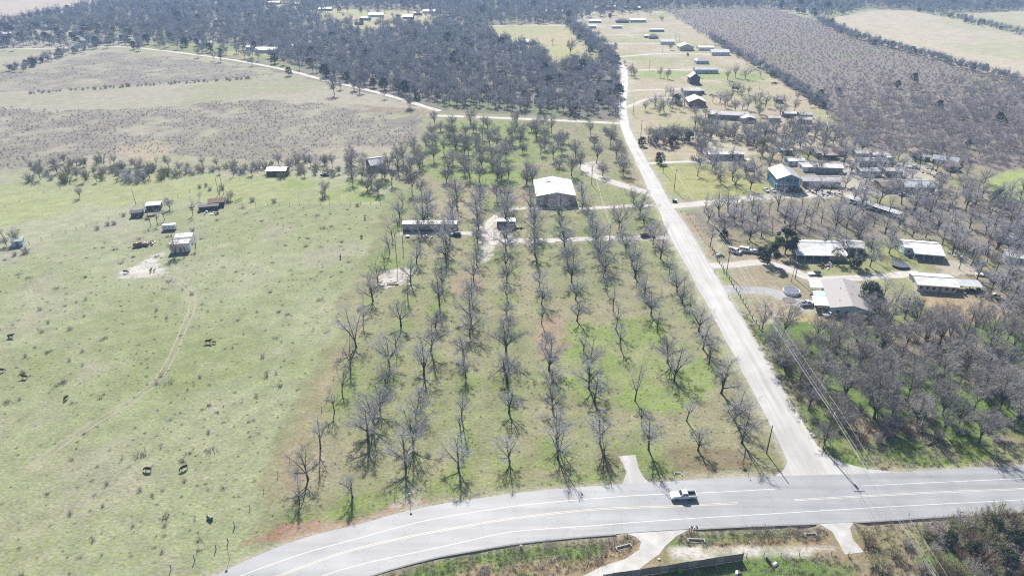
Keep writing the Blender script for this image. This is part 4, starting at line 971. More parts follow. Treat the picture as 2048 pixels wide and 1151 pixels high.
# grey brush over the upper fields
bl = np.concatenate([scatter_pts([(-300,208),(140,222),(330,212),(520,200),(700,214),(850,236),(835,280),(790,312),(640,322),(420,318),(250,306),(60,338),(-300,352)], 2.4, (), .6, .5, 22),
                     scatter_pts([(-300,150),(60,140),(200,104),(330,112),(470,132),(600,160),(330,170),(120,180),(-300,196)], 4.2, (), .5, .5, 30)])
keep = fbm(bl[:, 0], bl[:, 1], 25, 4, 77) + .25 * (fbm(bl[:, 0], bl[:, 1], 9, 4, 31) - .5) > .44
bl = bl[keep]; bl = bl[rng.random(len(bl)) < .5]; scatter('field_brush', bl, rng.uniform(.16, .5, len(bl)) * (1 + .5 * (rng.random(len(bl)) < .07)), scrub_vars, 4)
# weeds of the pasture, verges and orchard
wp = scatter_pts([(-250,1180),(300,1180),(440,1100),(700,600),(770,412),(480,412),(300,470),(-250,560)], 3.0, (), 0, .5, 0)
wk = rng.random(len(wp)) < .30 + .4 * st(fbm(wp[:, 0], wp[:, 1], 18, 3, 3), .48, .62); wp = wp[wk]
tuft_vars = variants(TUFT, 'weed_tuft')
sc = np.where(rng.random(len(wp)) < .10, rng.uniform(.9, 1.9, len(wp)), rng.uniform(.25, .75, len(wp)))
bp_ = scatter_pts([(-250,1180),(300,1180),(440,1090),(600,780),(520,560),(-250,560)], 7.5, (), 0, .5, 0); bp_ = bp_[rng.random(len(bp_)) < .16 + .5 * st(fbm(bp_[:, 0], bp_[:, 1], 26, 3, 44), .5, .64)]
scatter('pasture_brush', bp_, rng.uniform(.2, .75, len(bp_)) ** 1.3, variants(SCRUBM, 'pasture_shrub'), 4)
scatter('pasture_weeds', wp, sc, tuft_vars, 4, [.4, .25, .2, .15])
vp = np.concatenate([scatter_pts([(740,1160),(880,1118),(1030,1092),(1258,1070),(1280,1084),(1250,1112),(1100,1160)], 1.1, ()), scatter_pts([(1350,1076),(1380,1062),(1632,1050),(1660,1068),(1660,1082),(1560,1088),(1360,1092)], 1.0, ()), scatter_pts([(1712,1048),(2100,1022),(2100,1160),(1730,1160),(1740,1110)], 1.4, ()), scatter_pts([(1240,1180),(1240,1158),(1490,1124),(1700,1108),(1740,1160)], 1.6, ()),
     scatter_pts([(1650,905),(1720,890),(2150,878),(2150,920),(1740,940)], 1.4, ()), scatter_pts([(1600,850),(1480,620),(1500,630),(1640,880),(1660,915)], 1.3, ())])
scatter('verge_weeds', vp, rng.uniform(.5, 1.3, len(vp)), tuft_vars, 4, [.3, .15, .3, .25])
op = scatter_pts([(500,1080),(740,600),(860,240),(1240,250),(1300,420),(1560,930),(1040,975),(800,1010)], 3.4, ())
scatter('orchard_weeds', op, rng.uniform(.25, .7, len(op)), tuft_vars, 4, [.3, .2, .4, .1])

# ------------------------------------------------------------------ buildings
def window(parent, x, y, z, w, h, side='s', framem=None):
    """frame proud of the wall, the pane let into it as its own piece"""
    t = .06
    f, p = MB(), MB()
    if side in 'sn':
        sg = -1 if side == 's' else 1
        for (cx, cz, ww, hh) in ((0, h / 2 - t / 2, w, t), (0, -h / 2 + t / 2, w, t), (-w / 2 + t / 2, 0, t, h - 2 * t), (w / 2 - t / 2, 0, t, h - 2 * t)):
            f.box(x + cx, y + sg * .03, z + cz - hh / 2, ww, .06, hh)
        p.box(x, y + sg * .015, z - h / 2 + t, w - 2 * t, .026, h - 2 * t)
    else:
        sg = -1 if side == 'w' else 1
        for (cx, cz, ww, hh) in ((0, h / 2 - t / 2, w, t), (0, -h / 2 + t / 2, w, t), (-w / 2 + t / 2, 0, t, h - 2 * t), (w / 2 - t / 2, 0, t, h - 2 * t)):
            f.box(x + sg * .03, y + cx, z + cz - hh / 2, .06, ww, hh)
        p.box(x + sg * .015, y, z - h / 2 + t, .026, w - 2 * t, h - 2 * t)
    fo = f.build('window', framem or M['frame'], parent)
    p.build('pane', M['glass'], fo)
def gable_roof(w, d, h, rise, over=.4, th=.14, ridge='x', hip=0.0):
    """two thick slopes over a w x d plan whose front is at y=0"""
    mb = MB(); x0, x1, y0, y1 = -w / 2 - over, w / 2 + over, -over, d + over
    if ridge == 'x':
        ym = d / 2; k = rise * over / (d / 2)
        for (ya, yb) in ((y0, ym), (y1, ym)):
            za, zb = h - k, h + rise
            mb.prism([(x0, ya, za), (x0, yb, zb), (x0, yb, zb + th), (x0, ya, za + th)], (x1 - x0, 0, 0)) if not hip else mb.add(
                [(x0, ya, za), (x1, ya, za), (x1 - hip, yb, zb), (x0 + hip, yb, zb), (x0, ya, za + th), (x1, ya, za + th), (x1 - hip, yb, zb + th), (x0 + hip, yb, zb + th)],
                [(0, 1, 2, 3), (7, 6, 5, 4), (0, 4, 5, 1), (1, 5, 6, 2), (2, 6, 7, 3), (3, 7, 4, 0)])
        if hip:
            for sx, xe, xh in ((-1, x0, x0 + hip), (1, x1, x1 - hip)):
                mb.add([(xe, y0, h - k + th - .002), (xe, y1, h - k + th - .002), (xh, ym, h + rise + th - .002)], [(0, 1, 2) if sx > 0 else (2, 1, 0)])
    else:
        k = rise * over / (w / 2)
        for xa in (x0, x1):
            za, zb = h - k, h + rise
            mb.prism([(xa, y0, za), (0, y0, zb), (0, y0, zb + th), (xa, y0, za + th)], (0, y1 - y0, 0))
    return mb
def seams(parent, w, d, h, rise, over, th, ridge, m, step=.95):
    """standing seams and a ridge cap lying on a metal roof"""
    mb = MB()
    if ridge == 'x':
        k = rise * over / (d / 2); n = int((w + 2 * over) / step)
        for i in range(n + 1):
            x = -w / 2 - over + .03 + (w + 2 * over - .06) * i / n
            for ya in (-over, d + over): mb.prism([(x - .035, ya, h - k + th - .01), (x + .035, ya, h - k + th - .01), (x + .035, ya, h - k + th + .07), (x - .035, ya, h - k + th + .07)], (0, d / 2 - ya, rise + k))
        cap = MB().box(0, d / 2, h + rise + th + .03, w + 2 * over, .4, .07)
    else:
        k = rise * over / (w / 2); n = int((d + 2 * over) / step)
        for i in range(n + 1):
            y = -over + .03 + (d + 2 * over - .06) * i / n
            for xa in (-w / 2 - over, w / 2 + over): mb.prism([(xa, y - .035, h - k + th - .01), (xa, y + .035, h - k + th - .01), (xa, y + .035, h - k + th + .07), (xa, y - .035, h - k + th + .07)], (-xa, 0, rise + k))
        cap = MB().box(0, d / 2, h + rise + th + .03, .4, d + 2 * over, .07)
    mb.build('seam', m, parent); cap.build('ridge_cap', M['galv'], parent)
def gable_walls(w, d, h, rise, ridge='x', base=-.15):
    mb = MB()
    if ridge == 'x':
        mb.prism([(-w / 2, 0, base), (-w / 2, d, base), (-w / 2, d, h), (-w / 2, d / 2, h + rise - .02), (-w / 2, 0, h)], (w, 0, 0))
    else:
        mb.prism([(-w / 2, 0, base), (-w / 2, 0, h), (0, 0, h + rise - .02), (w / 2, 0, h), (w / 2, 0, base)], (0, d, 0))
    return mb
def house(label, px, py, wpx, d, h, wall, roof, rise=1.4, ridge='x', rot=0, nwin=3, door=True, name='house', cat='house', hip=0, over=.4, win=(1.1, 1.15), porch=None, chimney=False, skirt=False):
    x, y = G(px, py); w = wpx * mpp(y)
    t = thing(name, label, cat, (x, y, 0), R(rot))
    gable_walls(w, d, h, 0 if hip else rise, ridge).build('wall', M[wall], t)
    r_ = gable_roof(w, d, h, rise, over, .14, ridge, hip).build('roof', M[roof], t)
    if roof in ('white_metal', 'old_metal', 'galv') and not hip and y < 420: seams(r_, w, d, h, rise, over, .14, ridge, M[roof])
    if chimney:
        MB().box(w * .2, d * .5, h + rise * .3, .7, .7, rise + .9).build('chimney', M['brick'], r_)
    n = nwin + (1 if door else 0)
    dp = n // 2
    for i in range(n):
        cx = -w / 2 + w * (i + .5) / n
        if door and i == dp:
            f = MB().box(cx, -.03, .12, 1.0, .06, 2.05).build('door', M['door'], t)
            MB().box(cx + .36, -.085, 1.05, .06, .05, .1).build('handle', M['steel'], f)
        else: window(t, cx, 0, min(1.55, h - .8), win[0], win[1])
    if d > 5: window(t, w / 2, d * .5, min(1.55, h - .8), 1.0, 1.1, 'e'); window(t, -w / 2, d * .5, min(1.55, h - .8), 1.0, 1.1, 'w')
    if porch:
        pd, pw, pc = porch
        pf = MB().box(pc, -pd / 2 - .01, .0, pw, pd, .35).build('porch_floor', M['wood'], t)
        pr = MB(); pr.prism([(pc - pw / 2 - .2, -.05, h - .02 + .16), (pc - pw / 2 - .2, -pd - .3, h - .65), (pc - pw / 2 - .2, -pd - .3, h - .57), (pc - pw / 2 - .2, -.05, h + .22)], (pw + .4, 0, 0)); pr.build('porch_roof', M[roof], t)
        for i in range(max(2, int(pw / 3.2) + 1)):
            k = max(2, int(pw / 3.2) + 1)
            MB().box(pc - pw / 2 + .1 + (pw - .2) * i / (k - 1), -pd + .1, .35, .14, .14, h - 1.02).build('porch_post', M['frame'], t)
    if skirt: MB().box(0, -.02, -.1, w + .06, .05, .55).build('skirting', M['grey_wall'], t)
    return t, w

# barn: brown and grey panels, white sheet roof
bx, by = G(1112, 410); bw = 78 * mpp(by)
barn = thing('barn', 'large metal barn with a white roof and brown and grey panel front', 'barn', (bx, by, 0), R(1.5))
D_, H_, RI = 24.0, 4.6, 1.7
gable_walls(bw, D_, H_, RI, 'y').build('wall', M['panel_grey'], barn)
rf = gable_roof(bw, D_, H_, RI, .35, .12, 'y').build('roof', M['white_metal'], barn)
seams(rf, bw, D_, H_, RI, .35, .12, 'y', M['white_metal'], 1.1)
MB().box(-2.2, 17, H_ + RI - .25, 4.2, .5, .5).build('ridge_vent', M['galv'], rf)
npan = 22
for i in range(npan):
    xa = -bw / 2 + bw * i / npan; xb = xa + bw / npan - .04
    za, zb = [H_ + RI * (1 - abs(q) / (bw / 2)) - .06 for q in (xa, xb)]
    pm = MB(); th_ = .05 + .02 * (i % 2)
    pm.prism([(xa, -.002, .05), (xa, -.002, za), (xb, -.002, zb), (xb, -.002, .05)], (0, -th_, 0))
    pm.build('wall_panel', M['panel_brown'] if (i * 7 % 5) in (0, 2, 3) else M['panel_grey'], barn)
MB().box(4.6, -.1, 0, 1.1, .06, 2.1).build('door', M['frame'], barn)
window(barn, 6.8, -.09, 2.2, 1.2, 1.0)
# mobile home in the orchard
x, y = G(860, 462); w = 109 * mpp(y)
mh = thing('mobile_home', 'long grey single-wide mobile home inside the orchard', 'mobile home', (x, y, 0), R(.4))
gable_walls(w, 4.3, 3.3, .45).build('wall', M['grey_wall'], mh)
seams(gable_roof(w, 4.3, 3.3, .45, .12, .1).build('roof', M['old_metal'], mh), w, 4.3, 3.3, .45, .12, .1, 'x', M['old_metal'], 1.2)
MB().box(0, -.03, -.05, w + .05, .05, .75).build('skirting', M['dark_wall'], mh)
for i in range(8):
    cx = -w / 2 + w * (i + .5) / 8
    if i in (2, 6): MB().box(cx, -.03, .75, .95, .06, 2).build('door', M['door'], mh); MB().box(cx, -.65, 0, 1.3, 1.2, .7).build('step', M['wood'], mh)
    else: window(mh, cx, 0, 2.1, 1.0, .9)
x, y = G(1012, 455); w = 36 * mpp(y)
cs = thing('storage_shed', 'dark flat-roofed storage shed at the drive junction in the orchard', 'shed', (x, y, 0), R(-1))
gable_walls(w, 4.0, 2.9, .25).build('wall', M['dark_wall'], cs); gable_roof(w, 4.0, 2.9, .25, .15, .09).build('roof', M['white_metal'], cs)
window(cs, -w * .22, 0, 1.7, 1.2, .9); MB().box(w * .2, -.03, .05, 1.4, .06, 2.1).build('door', M['grey_wall'], cs)

# grey shingled house with white lean-to roofs
x, y = G(1700, 634)
gh = thing('house', 'big grey shingled house with white carport roof west of the round evergreen', 'house', (x, y, 0), R(-14))
w, d, h = 13.0, 21.0, 3.0
gable_walls(w, d, h, 1.5, 'y').build('wall', M['paleblue'], gh)
gable_roof(w, d, h, 1.5, .5, .14, 'y').build('roof', M['shingle'], gh)
mb = MB(); mb.prism([(-w / 2 - 5.2, 1.0, 2.55), (-w / 2 - 5.2, 8.2, 2.55), (-w / 2 - 5.2, 8.2, 2.63), (-w / 2 - 5.2, 1.0, 2.63)], (5.0, 0, .3)); cr_ = mb.build('carport_roof', M['white_metal'], gh)
mb = MB(); mb.prism([(-w / 2 - 4.4, 8.5, 2.5), (-w / 2 - 4.4, 12.5, 2.5), (-w / 2 - 4.4, 12.5, 2.57), (-w / 2 - 4.4, 8.5, 2.57)], (4.1, 0, .32)); mb.build('porch_roof', M['teal_roof'], gh)
mb = MB(); mb.prism([(-w / 2 - 4.6, 15.0, 2.45), (-w / 2 - 4.6, 21.5, 2.45), (-w / 2 - 4.6, 21.5, 2.53), (-w / 2 - 4.6, 15.0, 2.53)], (4.3, 0, .34)); mb.build('awning', M['white_metal'], gh)
for (px_, py_) in ((-w / 2 - 5, 1.2), (-w / 2 - 5, 4.6), (-w / 2 - 5, 8.0), (-w / 2 - 4.2, 12.3), (-w / 2 - 4.4, 15.2), (-w / 2 - 4.4, 21.2)):
    MB().box(px_, py_, 0, .13, .13, 2.5).build('post', M['frame'], gh)
for cx in (-4.2, -1.2, 2.0, 4.6): window(gh, cx, 0, 1.55, 1.2, 1.2)
for cy in (3, 7, 13, 17): window(gh, -w / 2, cy, 1.55, 1.2, 1.2, 'w')
for i, (cx, cy) in enumerate(((1.2, 9), (-3.4, 4), (2.8, 16), (-1.8, 13))):
    MB().tube([(cx, cy, h + 1.5 * (1 - abs(cx) / 6.5)), (cx, cy, h + 1.5 * (1 - abs(cx) / 6.5) + .6)], .1, 6).build('roof_vent', M['steel'], gh)

# blue two-storey house with galleries
x, y = G(1575, 381); w = 46 * mpp(y)
bh = thing('house', 'blue two-storey house with galleries and a wide white roof', 'house', (x, y, 0), R(-4))
h1, h2, d = 3.1, 6.1, 17.0
MB().box(0, d / 2 + 1.2, -.1, w - .1, d - 2.4, h2 + .1).build('wall', M['blue_wall'], bh)
seams(gable_roof(w, d, h2 + .05, 2.3, .6, .16, 'y').build('roof', M['white_metal'], bh), w, d, h2 + .05, 2.3, .6, .16, 'y', M['white_metal'])
mb = MB(); mb.prism([(-w / 2, 0.02, h2 + .0), (0, 0.02, h2 + 2.2), (w / 2, 0.02, h2 + .0)], (0, .2, 0)); mb.build('gable', M['blue_wall'], bh)
MB().box(0, 1.2, h1 - .3, w, 2.36, .3).build('gallery_floor', M['paleblue'], bh)
MB().box(0, .06, h1 + .85, w - .2, .08, .1).build('railing', M['paleblue'], bh)
for i in range(4):
    for z0, hh in ((0, h1 - .3), (h1, h2 - h1)):
        MB().box(-w / 2 + .15 + (w - .3) * i / 3, .15, z0, .24, .24, hh).build('post', M['paleblue'], bh)
for i in range(3):
    for z in (1.5, 4.6): window(bh, -w / 2 + w * (i + .5) / 3, 2.4, z, 1.6, 1.7)
house('low grey wing house with pale roof beside the blue two-storey house', 1642, 374, 74, 9, 3.0, 'grey_wall', 'old_metal', 1.2, rot=-4, nwin=5)
house('small white outbuilding right behind the blue two-storey house', 1592, 331, 32, 7, 2.6, 'paleblue', 'white_metal', .9, nwin=2)

house('broad white-roofed hall between the blue house and the tan-roofed house', 1655, 346, 56, 9, 3.0, 'grey_wall', 'white_metal', 1.2, rot=-6, nwin=4, name='hall', cat='hall')
house('white carport roof close behind the blue two-storey house', 1618, 343, 26, 7, 2.6, 'white_paint', 'white_metal', .5, nwin=0, name='carport', cat='carport')
house('low pale trailer north of the square box shed', 1760, 318, 30, 5, 2.6, 'paleblue', 'white_metal', .5, nwin=3, name='trailer', cat='trailer')
house('small tin shed right beside the pair-windowed cabin', 1852, 322, 14, 4, 2.4, 'grey_wall', 'galv', .5, nwin=0, name='shed', cat='shed')
# the other houses near the county road
t, w = house('low white house with long white roof in the bare southern yard', 1872, 584, 72, 9.5, 2.8, 'cream', 'white_metal', 1.0, rot=-9, nwin=5, over=.7)
x, y = G(1940, 588)
t = thing('lean_to', 'grey open lean-to at the east end of the low white house', 'lean-to', (x, y + 2, 0), R(-9))
MB().prism([(-4, 0, 2.1), (-4, 5, 2.5), (-4, 5, 2.58), (-4, 0, 2.18)], (9, 0, 0)).build('roof', M['galv'], t)
for px_ in (-3.8, 0.5, 4.8):
    for py_, hh in ((.15, 2.1), (4.8, 2.45)): MB().box(px_, py_, 0, .14, .14, hh).build('post', M['wood'], t)
t, w = house('cabin with a broad white porch roof above a dark shaded deck', 1842, 512, 66, 8, 3.3, 'paleblue', 'white_metal', .9, rot=-13, nwin=3, porch=(4.2, 11, 1.5), over=.5)
t, w = house('long white-roofed house with a dark front porch behind the cedars', 1636, 514, 92, 10, 3.0, 'grey_wall', 'white_metal', 1.3, rot=-2, nwin=6, porch=(3.6, 20, 0), over=.5)
house('pale metal-roofed annex east of the long house with the cedars', 1707, 508, 42, 8, 2.7, 'cream', 'old_metal', .9, rot=-6, nwin=2)
x, y = G(1800, 437)
t = thing('shed', 'narrow open livestock shed with long pale roof between grove trees', 'shed', (x, y, 0), R(31))
MB().prism([(-2, 0, 2.2), (2, 0, 2.5), (2, 0, 2.6), (-2, 0, 2.3)], (0, 28, 0)).build('roof', M['galv'], t)
for i in range(7):
    for xx in (-1.85, 1.85): MB().box(xx, .2 + i * 4.55, 0, .16, .16, 2.2 if xx < 0 else 2.45).build('post', M['wood'], t)
MB().box(1.75, 14, 0, .1, 26, 1.2).build('back_wall', M['dark_wall'], t)
house('white-roofed mobile home beside the upper drive', 1452, 319, 70, 6.5, 3.1, 'tan_wall', 'white_metal', .8, rot=0, nwin=5, name='mobile_home', cat='mobile home')
house('long white-roofed bungalow with grey-blue front', 1455, 239, 78, 9, 3.2, 'grey_wall', 'old_metal', 1.4, rot=-12, nwin=6)
house('grey gabled garage at the east end of the long bungalow', 1497, 245, 28, 8, 2.6, 'dark_wall', 'galv', 1.2, ridge='y', rot=-8, nwin=1)
house('white gabled house with brown front wall facing the highway', 1394, 213, 34, 15, 3.4, 'brick', 'white_metal', 2.6, ridge='y', rot=-4, nwin=2)
house('grey metal-roofed house just north of the white gabled house', 1384, 190, 33, 10, 3.4, 'grey_wall', 'old_metal', 1.4, nwin=3)
house('dark garage attached to the grey metal-roofed house', 1402, 188, 13, 7, 2.6, 'dark_wall', 'grey_metal', .8, nwin=1, door=False, name='garage', cat='garage')
house('tall dark chalet with steep twin-pitched roof', 1389, 168, 20, 9, 5.5, 'dark_wall', 'grey_metal', 3.4, ridge='y', nwin=2)
house('long pale blue house with white front', 1413, 147, 46, 9, 3.4, 'paleblue', 'galv', 1.6, nwin=4)
house('small pale house north of the long pale blue house', 1405, 128, 25, 9, 3.0, 'paleblue', 'old_metal', 2.0, nwin=2, hip=3)
house('gabled tan house with dark trees at its corner', 1373, 101, 28, 14, 4.0, 'cream', 'white_metal', 3.0, ridge='y', nwin=2)
house('white flat-roofed barn open at one end on the scrub boundary', 1412, 101, 30, 11, 3.2, 'white_paint', 'white_metal', .9, nwin=1, name='barn', cat='barn')
house('white bungalow with many windows against the scrub boundary', 1441, 111, 36, 11, 3.4, 'white_paint', 'white_metal', 2.0, nwin=5)
house('small white cottage north of the gabled tan house', 1335, 89, 28, 9, 3.2, 'white_paint', 'white_metal', 1.8, nwin=3)
house('brown hip-roofed house at the end of a far lane', 1307, 78, 19, 10, 2.8, 'tan_wall', 'brown_shingle', 2.2, hip=4, nwin=2)
house('pale shed beside the brown hip-roofed house', 1293, 76, 9, 7, 2.6, 'cream', 'white_metal', 1.0, nwin=1, name='shed', cat='shed')
house('dark mobile home with white roof in the far field', 1314, 64, 28, 6, 3.0, 'grey_wall', 'white_metal', .8, nwin=4, name='mobile_home', cat='mobile home')
house('far tan ranch house with a bright white roof', 1276, 45, 32, 14, 3.4, 'cream', 'old_metal', 1.6, nwin=4)
house('far dark hip-roofed house west of the tan ranch house', 1245, 46, 25, 12, 3.2, 'brick', 'dark_shingle', 2.2, hip=5, nwin=3)
house('far pale blue house nearest the county road', 1190, 46, 24, 9, 3.0, 'paleblue', 'white_metal', 1.4, nwin=3)
house('far pale camper barn south of the pale blue house', 1185, 57, 14, 8, 3.0, 'paleblue', 'teal_roof', 1.4, nwin=2, name='barn', cat='barn')
house('low white trailer beside a far drive', 1234, 57, 20, 6, 2.8, 'white_paint', 'white_metal', .6, nwin=3, name='trailer', cat='trailer')
house('white house on the far tree line, westernmost of four', 1194, 20, 19, 12, 4, 'white_paint', 'white_metal', 2, nwin=2)
house('dark teal house on the far tree line', 1223, 20, 16, 12, 5, 'dark_wall', 'grey_metal', 2, nwin=2)
house('low dark house on the far tree line, third from the west', 1257, 19, 16, 12, 3.4, 'dark_wall', 'teal_roof', 1.6, nwin=2)
house('low pale house on the far tree line, easternmost of four', 1274, 20, 15, 12, 3.4, 'grey_wall', 'white_metal', 1.6, nwin=2)
house('dark farmhouse at the western end of the far field lane', 1080, 31, 14, 14, 4, 'dark_wall', 'grey_metal', 2, nwin=2)
house('long grey farmhouse beside the far field lane', 1108, 27, 34, 12, 3.6, 'grey_wall', 'galv', 1.6, nwin=4)
house('white-roofed house at the edge of the fenced far field', 1045, 90, 24, 9, 3.4, 'paleblue', 'white_metal', 1.8, nwin=2)
house('small black shed alone on the open field', 1559, 206, 12, 4, 2.8, 'dark_wall', 'galv', .5, rot=-8, nwin=0, name='shed', cat='shed')
house('dark green cabin with pale roof by the tree line', 1580, 235, 23, 6, 2.8, 'dark_wall', 'white_metal', .8, rot=-3, nwin=2, name='cabin', cat='cabin')
house('white bungalow beside the dark green cabin', 1608, 247, 30, 7, 2.7, 'white_paint', 'old_metal', 1.0, rot=-5, nwin=4)
house('pink-roofed shed behind the white bungalow', 1612, 237, 25, 7, 2.6, 'tan_wall', 'old_metal', 1.0, nwin=1, name='shed', cat='shed')
house('white-roofed shack half hidden in trees west of the cabin', 1549, 243, 24, 6, 2.4, 'cream', 'old_metal', .7, nwin=1, name='shack', cat='shack')
# trailers and sheds behind the blue house
house('tan-roofed house with dark veranda and red lean-to', 1652, 316, 42, 9, 3.0, 'dark_wall', 'tan_wall', 1.6, nwin=3, porch=(2.6, 9, 1))
house('red-roofed annex east of the tan-roofed house', 1676, 311, 20, 7, 2.7, 'dark_wall', 'red_roof', 1.2, rot=-12, nwin=1, name='annex', cat='annex')
house('small white-roofed hut north of the blue house', 1573, 309, 20, 5, 2.6, 'dark_wall', 'white_metal', .7, nwin=1, name='hut', cat='hut')
house('white-roofed workshop with dark doorway near the wood edge', 1723, 317, 24, 7, 3.0, 'grey_wall', 'old_metal', 1.0, nwin=1, name='workshop', cat='workshop')
house('pair-windowed black cabin at the foot of the wood', 1832, 317, 15, 6, 3.4, 'dark_wall', 'brown_shingle', 1.6, ridge='y', rot=-10, nwin=1, name='cabin', cat='cabin')
house('long grey barn with sagging roof by the eastern wood', 1888, 330, 44, 10, 2.6, 'dark_wall', 'grey_metal', 1.2, rot=-33, nwin=2, name='barn', cat='barn')
house('low brown barn at the far east end of the yards', 1905, 343, 24, 9, 2.8, 'brick', 'brown_shingle', 1.2, rot=-10, nwin=2, name='barn', cat='barn')
house('long white trailer in the middle of the yards', 1745, 332, 56, 6.5, 2.8, 'white_paint', 'old_metal', .6, rot=-2, nwin=5, name='trailer', cat='trailer')
house('square white box shed beside the long white trailer', 1779, 326, 14, 4, 3.2, 'paleblue', 'white_metal', .3, nwin=0, name='shed', cat='shed')
house('pale green trailer south of the long white trailer', 1740, 352, 40, 6, 2.8, 'paleblue', 'galv', .6, nwin=4, name='trailer', cat='trailer')
house('pale trailer at the east side of the pale green trailer', 1787, 352, 34, 6, 2.8, 'grey_wall', 'old_metal', .6, nwin=4, name='trailer', cat='trailer')
house('brown-walled house with a long pale blue-grey roof', 1838, 385, 58, 12, 2.8, 'brick', 'galv', 1.4, rot=-4, nwin=4)
house('dark red-brown house joined to the pale-roofed house', 1787, 384, 48, 10, 2.8, 'rust', 'brown_shingle', 1.0, rot=-2, nwin=3)
house('small pale shed at the picture edge in the eastern grove', 2030, 526, 34, 7, 2.4, 'paleblue', 'galv', .8, rot=-25, nwin=1, name='shed', cat='shed')
house('low tin shed half hidden by trees at the grove edge', 2022, 487, 30, 5, 2.2, 'grey_wall', 'galv', .6, rot=8, nwin=1, name='shed', cat='shed')
# west side
t, w = house('old dark house with a bright white metal roof', 757, 341, 30, 9, 3.4, 'dark_wall', 'white_metal', 2.6, rot=28, nwin=2)
house('low weathered shed with pale roof at the thicket edge', 553, 351, 38, 7, 2.6, 'dark_wall', 'galv', .8, rot=3, nwin=1, name='shed', cat='shed')
house('southern white box shed of the pair in the pasture', 362, 504, 36, 4.2, 3.6, 'white_paint', 'old_metal', .25, rot=14, nwin=0, door=True, name='shed', cat='shed', over=.1)
house('northern white box shed of the pair in the pasture', 370, 488, 32, 4.2, 3.2, 'white_paint', 'white_metal', .3, rot=14, nwin=0, door=True, name='shed', cat='shed', over=.1)
house('dark blue tarpaulin-roofed shed by the pasture gate', 308, 420, 26, 5, 2.4, 'dark_wall', 'grey_metal', .4, rot=16, nwin=0, name='shed', cat='shed')
house('dark low shack by the tall leaning pole in the pasture', 274, 434, 20, 4, 2.2, 'dark_wall', 'dark_shingle', .5, rot=14, nwin=1, name='shack', cat='shack')
house('ruined shack with a rusty red roof by the pasture fence', 434, 414, 28, 6, 2.4, 'dark_wall', 'rust', 1.0, rot=18, nwin=1, name='shack', cat='shack')
house('long dark stall with white foot joined to the ruined shack', 418, 420, 36, 4, 1.8, 'dark_wall', 'dark_shingle', .3, rot=16, nwin=0, door=False, name='stall', cat='stall')
house('small shed under the trees at the western picture edge', 36, 493, 18, 4, 2.4, 'paleblue', 'grey_metal', .5, rot=22, nwin=0, name='shed', cat='shed')
# far town to the north-west and the clearings in the wood
FT = [('far white house at the west end of the town', 8, 74, 26, 'white_paint', 'white_metal'), ('far pale house second from the west end of the town', 30, 60, 22, 'cream', 'white_metal'), ('far long white roof beside the dark town trees', 48, 70, 16, 'white_paint', 'white_metal'),
 ('far tan-walled house in the middle of the town', 98, 59, 20, 'tan_wall', 'white_metal'), ('far house hidden between two round town trees', 145, 71, 16, 'cream', 'white_metal'), ('far white garage on the north side of the town', 172, 60, 12, 'white_paint', 'white_metal'),
 ('far low white house nearest the town road', 195, 88, 26, 'white_paint', 'white_metal'), ('far pale house at the start of the far road', 166, 87, 14, 'cream', 'galv'), ('far teal-roofed house east of the town', 351, 70, 14, 'blue_wall', 'teal_roof'), ('far white-roofed house beside the teal-roofed one', 370, 69, 14, 'white_paint', 'white_metal'),
 ('far brown house past the teal-roofed one', 393, 74, 12, 'brick', 'brown_shingle'), ('far white house hidden north of the town', 246, 55, 12, 'cream', 'white_metal'), ('far long white shed near the far road', 410, 92, 26, 'white_paint', 'white_metal'),
 ('far wide white-roofed house in the wood clearing', 532, 106, 42, 'white_paint', 'white_metal'), ('far pale house beside the wide white-roofed house', 500, 101, 16, 'paleblue', 'white_metal'), ('far teal-grey house in the wood clearing', 587, 97, 18, 'paleblue', 'galv'),
 ('far white roof on the northern rise, western of two', 545, 9, 28, 'cream', 'white_metal'), ('far tall white house on the northern rise', 592, 12, 16, 'white_paint', 'white_metal'), ('far low house south of the northern rise', 650, 22, 24, 'grey_wall', 'galv'), ('far red-brown shed at the sunny clearing', 716, 50, 14, 'brick', 'red_roof'),
 ('far teal-roofed barn at the sunny clearing', 730, 41, 18, 'grey_wall', 'teal_roof'), ('far long white house across the sunny clearing', 752, 34, 28, 'white_paint', 'white_metal'), ('far white hall at the top of the sunny clearing', 858, 27, 26, 'white_paint', 'white_metal'), ('far grey house at the foot of the sunny clearing', 815, 38, 20, 'grey_wall', 'grey_metal'),
 ('far red stable by the clearing fence', 835, 31, 16, 'brick', 'red_roof'), ('far pale house at the east of the sunny clearing', 890, 37, 14, 'paleblue', 'white_metal'), ('far white shed in the fenced field corner', 982, 70, 12, 'white_paint', 'white_metal')]
for lab, px, py, wp_, wl, rfm in FT:
    x, y = G(px, py); w = wp_ * mpp(y); t = thing('house', lab, 'house', (x, y, 0), R(rng.uniform(-12, 12)))
    d = min(14, max(8, w * .6)); hh = 3.4
    gable_walls(w, d, hh, 1.8).build('wall', M[wl], t); gable_roof(w, d, hh, 1.8, .5, .15).build('roof', M[rfm], t)
    for k in (-.28, .28): window(t, w * k, 0, 1.8, 1.6, 1.4)

